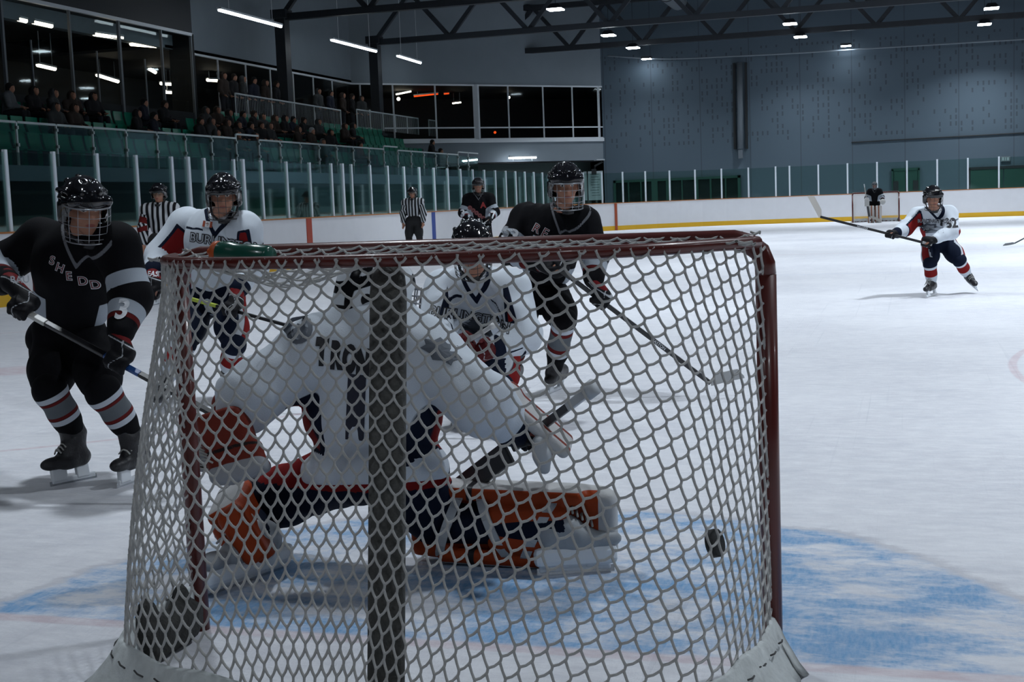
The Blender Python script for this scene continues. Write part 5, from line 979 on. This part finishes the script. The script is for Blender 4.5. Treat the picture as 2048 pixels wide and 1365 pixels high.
sdf_mesh('neck_guard', [cap_(J['neck']-UP*.0, J['head']-UP*.09, .095, .085), ell(J['neck']+UP*.01, A(.13, .12, .05))], .014, mat('black neck cloth', (.008, .008, .01), .9), GK, k=.03, disp=folds(.004, 6))
# catching glove: deep pocket, four finger stalls, thumb, laced web
w, g = J['wrL'], J['grL']; fo = nrm(-TC+RT*.2); dn = nrm(g-w); sd = nrm(np.cross(dn, fo))
pr = [cap_(w-dn*.02, w-dn*.10+UP*.02, .062, .072), rbox(w+dn*.05, A(.10, .05, .10), np.stack([sd, fo, dn]), .04)]
for i in range(4): q = w+dn*.09+sd*(.10-.055*i); pr += [cap_(q, q+dn*(.075+.012*(i % 3))+fo*.03, .030, .028), cap_(q+dn*.08+fo*.03, q+dn*.10+fo*.09, .028, .024)]
pr += [cap_(w+dn*.0-sd*.11, w+dn*.09-sd*.15+fo*.05, .034, .028), cap_(w+dn*.09-sd*.15+fo*.05, w+dn*.12-sd*.12+fo*.11, .028, .024)]
def cat(V): q = V-w; return dict(rim=np.maximum((q@dn)-.135, -(q@sd)-.115), dark=.006-np.abs((q@dn)-.085))
cgl = sdf_mesh('catching_glove', pr, .010, cloth('trapper leather', (.16, .025, .016), [('rim', (.33, .34, .36)), ('dark', (.02, .015, .015))], rough=.5), GK, k=.03, attrs=cat); lw = MB()
for i in range(6): p = w-sd*(.13-.012*i)+dn*(.02+.02*i)-fo*.05; lw.tube(curve_pts([p, p-sd*.03-fo*.02+UP*.02, p-sd*.02+UP*.045, p+sd*.02+UP*.02], 4), .004, 5)
lw.build('web_lacing', M_lace, cgl, True)
# blocker and stick hand
bg = glove(J, 'R', .009, GK, cloth('blocker palm', (.010, .010, .012), [('piping', (.3, .3, .3)), ('cuff', (.012, .012, .016))], rough=.6), lambda V: dict(piping=-np.ones(len(V)), cuff=-np.ones(len(V))))
b0, b1 = P(1010, 788, .86), P(1140, 900, .92); u1 = nrm(b1-b0); u2 = nrm(-TC*1.+RT*.25); u2 = nrm(u2-u1*np.dot(u2, u1)); u3 = np.cross(u1, u2); cB = (b0+b1)/2; Lb = np.linalg.norm(b1-b0)/2
def bat(V): q = (V-cB)@np.stack([u1, u2, u3]).T; return dict(rim=.012-np.abs(np.abs(q[:, 1])-.07), dark=-np.ones(len(V)))
sdf_mesh('blocker_board', [rbox(cB, A(Lb, .105, .024), np.stack([u1, u2, u3]), .02), rbox(cB-u1*Lb*.9+u3*.0, A(.035, .10, .035), np.stack([u1, u2, u3]), .02)], .010, cloth('white blocker face', (.47, .47, .47), [('rim', (.17, .025, .015)), ('dark', BLACK)], rough=.5, bump=.2, bscale=60), GK, k=.02, attrs=bat)
sdf_mesh('blocker_back', [rbox(cB-u3*.035*np.sign(np.dot(u3, RT+UP)), A(Lb*.8, .085, .022), np.stack([u1, u2, u3]), .02)], .012, mat('dark red blocker side', (.17, .025, .015), .6), GK)
tw = MB(); q = P(1078, 885, .80); sdf_mesh('thumb_guard', [cap_(q, q+A(.01, 0, -.05), .028, .03), cap_(q+A(.01, 0, -.05), q+A(.018, 0, -.10), .03, .022)], .010, M_strap, GK)
gs = stick(ka, kb, kb+A(-.30, .10, -.10), 'goaltender stick with pale taped knob held in the blocker hand', ((.03, .031, .035), None), grip=.17, tape=(.40, .41, .42), goalie=True, bladecol=(.05, .05, .055), mark=('EASTON', .42, .026, M_txtw))
sdf = MB(); sdf.tube([ka-J['axR']*.01, ka+J['axR']*.035], .032, 12).build('tape_ball', M_strap, gs, True)
# lettering on the back
r = nrm(RT*.985-UP*.09+TC*.05); u = np.cross(TC, r); bc = P(700, 722, .70)
for k, ch in enumerate('TRONS'): text_on(ch, .125, P(641+(27 if k < 4 else 35)*k, 708+8.0*k, .62), r, u, gj, M_txtk, gj, 'name_letter', bold=.09, lift=.004, xs=.50)
text_on('1', .30, P(708, 825, .62), r, u, gj, mat('navy number', (.012, .014, .03), .7), gj, 'back_number', bold=.07, lift=.004)
poly_on(jag(.085, .042), P(882, 702, .7), nrm(RT*.9-UP*.35), UP, gj, mat('grey crest print', (.10, .115, .14), .7), gj, 'shoulder_crest'); text_on('O', .14, P(596, 664, .62), nrm(RT*.9+UP*.3), UP, gj, mat('grey crest print', (.10, .115, .14)), gj, 'shoulder_crest', lift=.004)
poly_on(jag(.035, .03), P(597, 664, .62), nrm(RT*.9+UP*.3), UP, gj, mat('grey crest print', (.10, .115, .14)), gj, 'shoulder_crest', lift=.006)
GJ = J
# ================================================================ FAR GOALTENDER
J, f, r = stand(-.02, 53.3, 1.78, .05, .65, 'front'); J['wrR'] += r*.12; J['grR'] = J['wrR']+f*.06-UP*.06; J['wrL'] -= r*.12; J['grL'] = J['wrL']+f*.06-UP*.06
FG = person('person in a black goaltender jersey waiting in front of the far goal', J, .022); jersey(J, .024, FG, M_blackj, black_pat(J), 31, 1.15); pants(J, .024, FG, M_bpants)
def fpat(V): return dict(rim=np.where(np.abs(((V[:, 0]*7) % 1)-.5) < .3, .02, -.02), dark=-np.ones(len(V)))
M_fpad = cloth('far pad leather', (.28, .10, .05), [('rim', (.55, .54, .52)), ('dark', BLACK)])
for a, s in (('R', 1), ('L', -1)):
    k, n = J['kn'+a]+f*.05, J['an'+a]+f*.06; ax = nrm(n-k); sdf_mesh('leg_pad', [rbox((k+n)/2+f*.05, A(.42, .13, .06), np.stack([ax, r, np.cross(ax, r)]), .04)], .024, M_fpad, FG, attrs=fpat); skate(J, a, .02, FG, M_boot)
    sdf_mesh('blocker_board' if a == 'R' else 'catching_glove', [rbox(J['grR']+f*.04, A(.10, .03, .17), np.eye(3), .02)] if a == 'R' else [ell(J['grL'], A(.12, .07, .12)), cap_(J['grL'], J['wrL'], .06, .06)], .022, mat('white far glove', (.5, .5, .48), .6), FG)
o = mask(J, .018, FG, 'grey mask shell', (.10, .11, .12))
stick(J['grR']+UP*.75+r*.1, J['grR']*.6+A(-.1, 53.0, 0)*.4-UP*.25, A(.25, 52.75, .06), 'goaltender stick resting on the ice before the far goal', ((.4, .38, .34), None), grip=.1, bladecol=(.4, .38, .34), goalie=True)

# ================================================================ SPECTATORS
def spectator(kind, coat, hairc, hat):
    if kind == 'sit': q = dict(pel=(0, 0, .10), ch=(.03, 0, .42), nk=(.06, 0, .56), hd=(.11, 0, .70), sh=(.05, .19, .50), el=(.12, .25, .26), wr=(.34, .12, .24), hip=(.0, .10, .10), kn=(.43, .13, .10), an=(.46, .13, -.32), toe=(.58, .14, -.36))
    else: q = dict(pel=(0, 0, .95), ch=(.0, 0, 1.28), nk=(.02, 0, 1.46), hd=(.05, 0, 1.62), sh=(0, .19, 1.40), el=(.0, .25, 1.14), wr=(.14, .20, .95), hip=(0, .10, .93), kn=(.03, .11, .50), an=(0, .11, .08), toe=(.14, .12, .03))
    J = {}; g = lambda k, s=1: A(q[k][0], q[k][1]*s, q[k][2]); f = A(1, 0, -.15)
    J['head'], J['neck'], J['pelvis'] = g('hd'), g('nk'), g('pel'); J['HF'] = frame(f)
    for a, s in (('R', -1), ('L', 1)):
        for k in ('sh', 'el', 'wr', 'hip', 'kn', 'an', 'toe'): J[k+a] = g(k, s)
        J['gr'+a] = g('wr', s)+A(.07, 0, -.02); J['ax'+a] = A(.3, .9*s, .2); J['heel'+a] = J['an'+a]
    J['open'] = True; torso(J, A(1, 0, 0)); e = empty('person', (0, 0, 0)); figure(J, 'body', .026, e, skin_mat('light skin'), True)
    m = mat('spectator coat '+str(coat), coat, .9); pr = [ell(J['chest'], A(.20, .15, .24), J['CF']), ell(J['belly'], A(.19, .15, .2), J['CF']), ell(J['pelvis'], A(.19, .16, .12), J['PF'])]
    for a in 'RL': pr += [cap_(J['neck'], J['sh'+a], .07, .09), cap_(J['sh'+a], J['el'+a], .085, .07), cap_(J['el'+a], J['wr'+a], .07, .05)]
    if hat == 'hood': pr += [ell(J['head']+A(-.05, 0, .0), A(.12, .12, .14))]
    sdf_mesh('coat', pr, .032, m, e, k=.04, disp=folds(.008, 3), sub=[ell(J['head']+A(.08, 0, -.01), A(.11, .085, .11))] if hat == 'hood' else ())
    t = mat('spectator trousers', (.012, .014, .02), .9); pr = [ell(J['pelvis'], A(.17, .15, .12))]
    for a in 'RL': pr += [cap_(J['hip'+a], J['kn'+a], .10, .07), cap_(J['kn'+a], J['an'+a], .07, .055), cap_(J['an'+a], J['toe'+a], .06, .05)]
    sdf_mesh('trousers', pr, .034, t, e, k=.03)
    if hat != 'hood': Fm = J['HF']; L = lambda x, y, z: loc(Fm, J['head'], x, y, z); sdf_mesh('hair' if hat == 'hair' else 'knit_hat', [ell(L(0, -.025, .04), A(.092, .105, .10), Fm), ell(L(0, -.05, -.03), A(.088, .07, .09), Fm)], .018, mat('spectator hair '+str(hairc), hairc, .9), e, k=.02, sub=[rbox(L(0, .1, -.04), A(.1, .07, .09), Fm, .03)])
    return e
KIND = {}
def seat_person(px, row, coat, hair, hat, label, group=None, kind='sit', dz=0., turn=0., py=230):
    X = RX-.55-.85*row+.03 if kind == 'sit' else -20.95; y = PX(px, py, X)[1]; key = (kind, coat, hair, hat)
    if key not in KIND: KIND[key] = e = spectator(kind, coat, hair, hat)
    else: e = copy_tree(KIND[key])
    z = ZS+.46*row+.40 if kind == 'sit' else ZS+.46*4-.02
    e.location = (X, y, z+dz); e.rotation_euler = (0, 0, turn); 
    for c in e.children: c.matrix_parent_inverse = Matrix.Identity(4)
    e['label'] = label; e['category'] = 'person'
    if group: e['group'] = group
    elif 'group' in e: del e['group']
    return e
DK, BR, NV, GR, RDc, LT_ = (.008, .008, .010), (.028, .018, .014), (.008, .011, .024), (.035, .038, .04), (.09, .012, .014), (.10, .11, .12); HB, HD, HL = (.02, .013, .01), (.006, .006, .006), (.30, .31, .32)
seat_person(16, 2, LT_, HD, 'hair', 'spectator in a pale sweater at the far left edge of the stands', turn=.3); seat_person(66, 2, DK, HB, 'hood', 'spectator in a dark hood, second from the left edge'); seat_person(712, 0, RDc, HD, 'hair', 'spectator in a dark red coat below the upper guard rail'); seat_person(617, 1, BR, HL, 'hat', 'spectator in a pale knit hat under the guard rail'); seat_person(640, 0, LT_, HB, 'hood', 'spectator in pale grey clothes leaning over in the front row', turn=-.5)
seat_person(858, 1, DK, HD, 'hair', 'spectator in dark clothes sitting near the lobby end of the stands', turn=.2); seat_person(874, 0, GR, HB, 'hair', 'spectator in grey sitting in front near the lobby end')
lab = {0: 'spectator in dark winter clothes sitting in the front rows of the left stands', 1: 'spectator in dark clothes sitting in the crowded middle of the left stands', 2: 'spectator in dark clothes sitting high in the left stands'}
cyc = [(DK, HB, 'hair'), (BR, HD, 'hood'), (NV, HD, 'hat'), (GR, HB, 'hood'), (DK, HD, 'hood')]; n = 0
for row, pxs in ((0, (424, 470, 505)), (1, (108, 146, 268, 300, 396, 420, 446, 471, 496, 518, 536, 590, 655)), (2, (104, 142, 186, 284, 324, 410, 432, 455, 478, 500, 521, 543, 563, 582, 604, 632, 688, 703))):
    for px in pxs:
        n += 1; co, ha, ht = cyc[(n*3+row) % 5]; seat_person(px+rng.uniform(-3, 3), row, co, ha, ht, lab[row], 'seated spectators, level %d' % (row+1), turn=rng.uniform(-.35, .35), dz=rng.uniform(-.03, .04))
for px in (448, 468, 486, 508, 531, 552, 636, 660, 684, 702, 722):
    n += 1; co, ha, ht = cyc[(n*3) % 4]; seat_person(px, 4, co, ha, ht, 'spectator in dark clothes standing on the walkway behind the seats', 'standing spectators on the walkway', 'stand', turn=rng.uniform(-.6, .6), py=190)
# ================================================================ WORLD AND VIEW
w = bpy.data.worlds.new('world'); SC.world = w; w.use_nodes = True; w.node_tree.nodes['Background'].inputs[0].default_value = (.4, .5, .6, 1); w.node_tree.nodes['Background'].inputs[1].default_value = .0
vs = SC.view_settings; vs.view_transform = 'Standard'; vs.look = 'None'; vs.exposure = 0.; vs.gamma = 1.; vs.use_curve_mapping = False
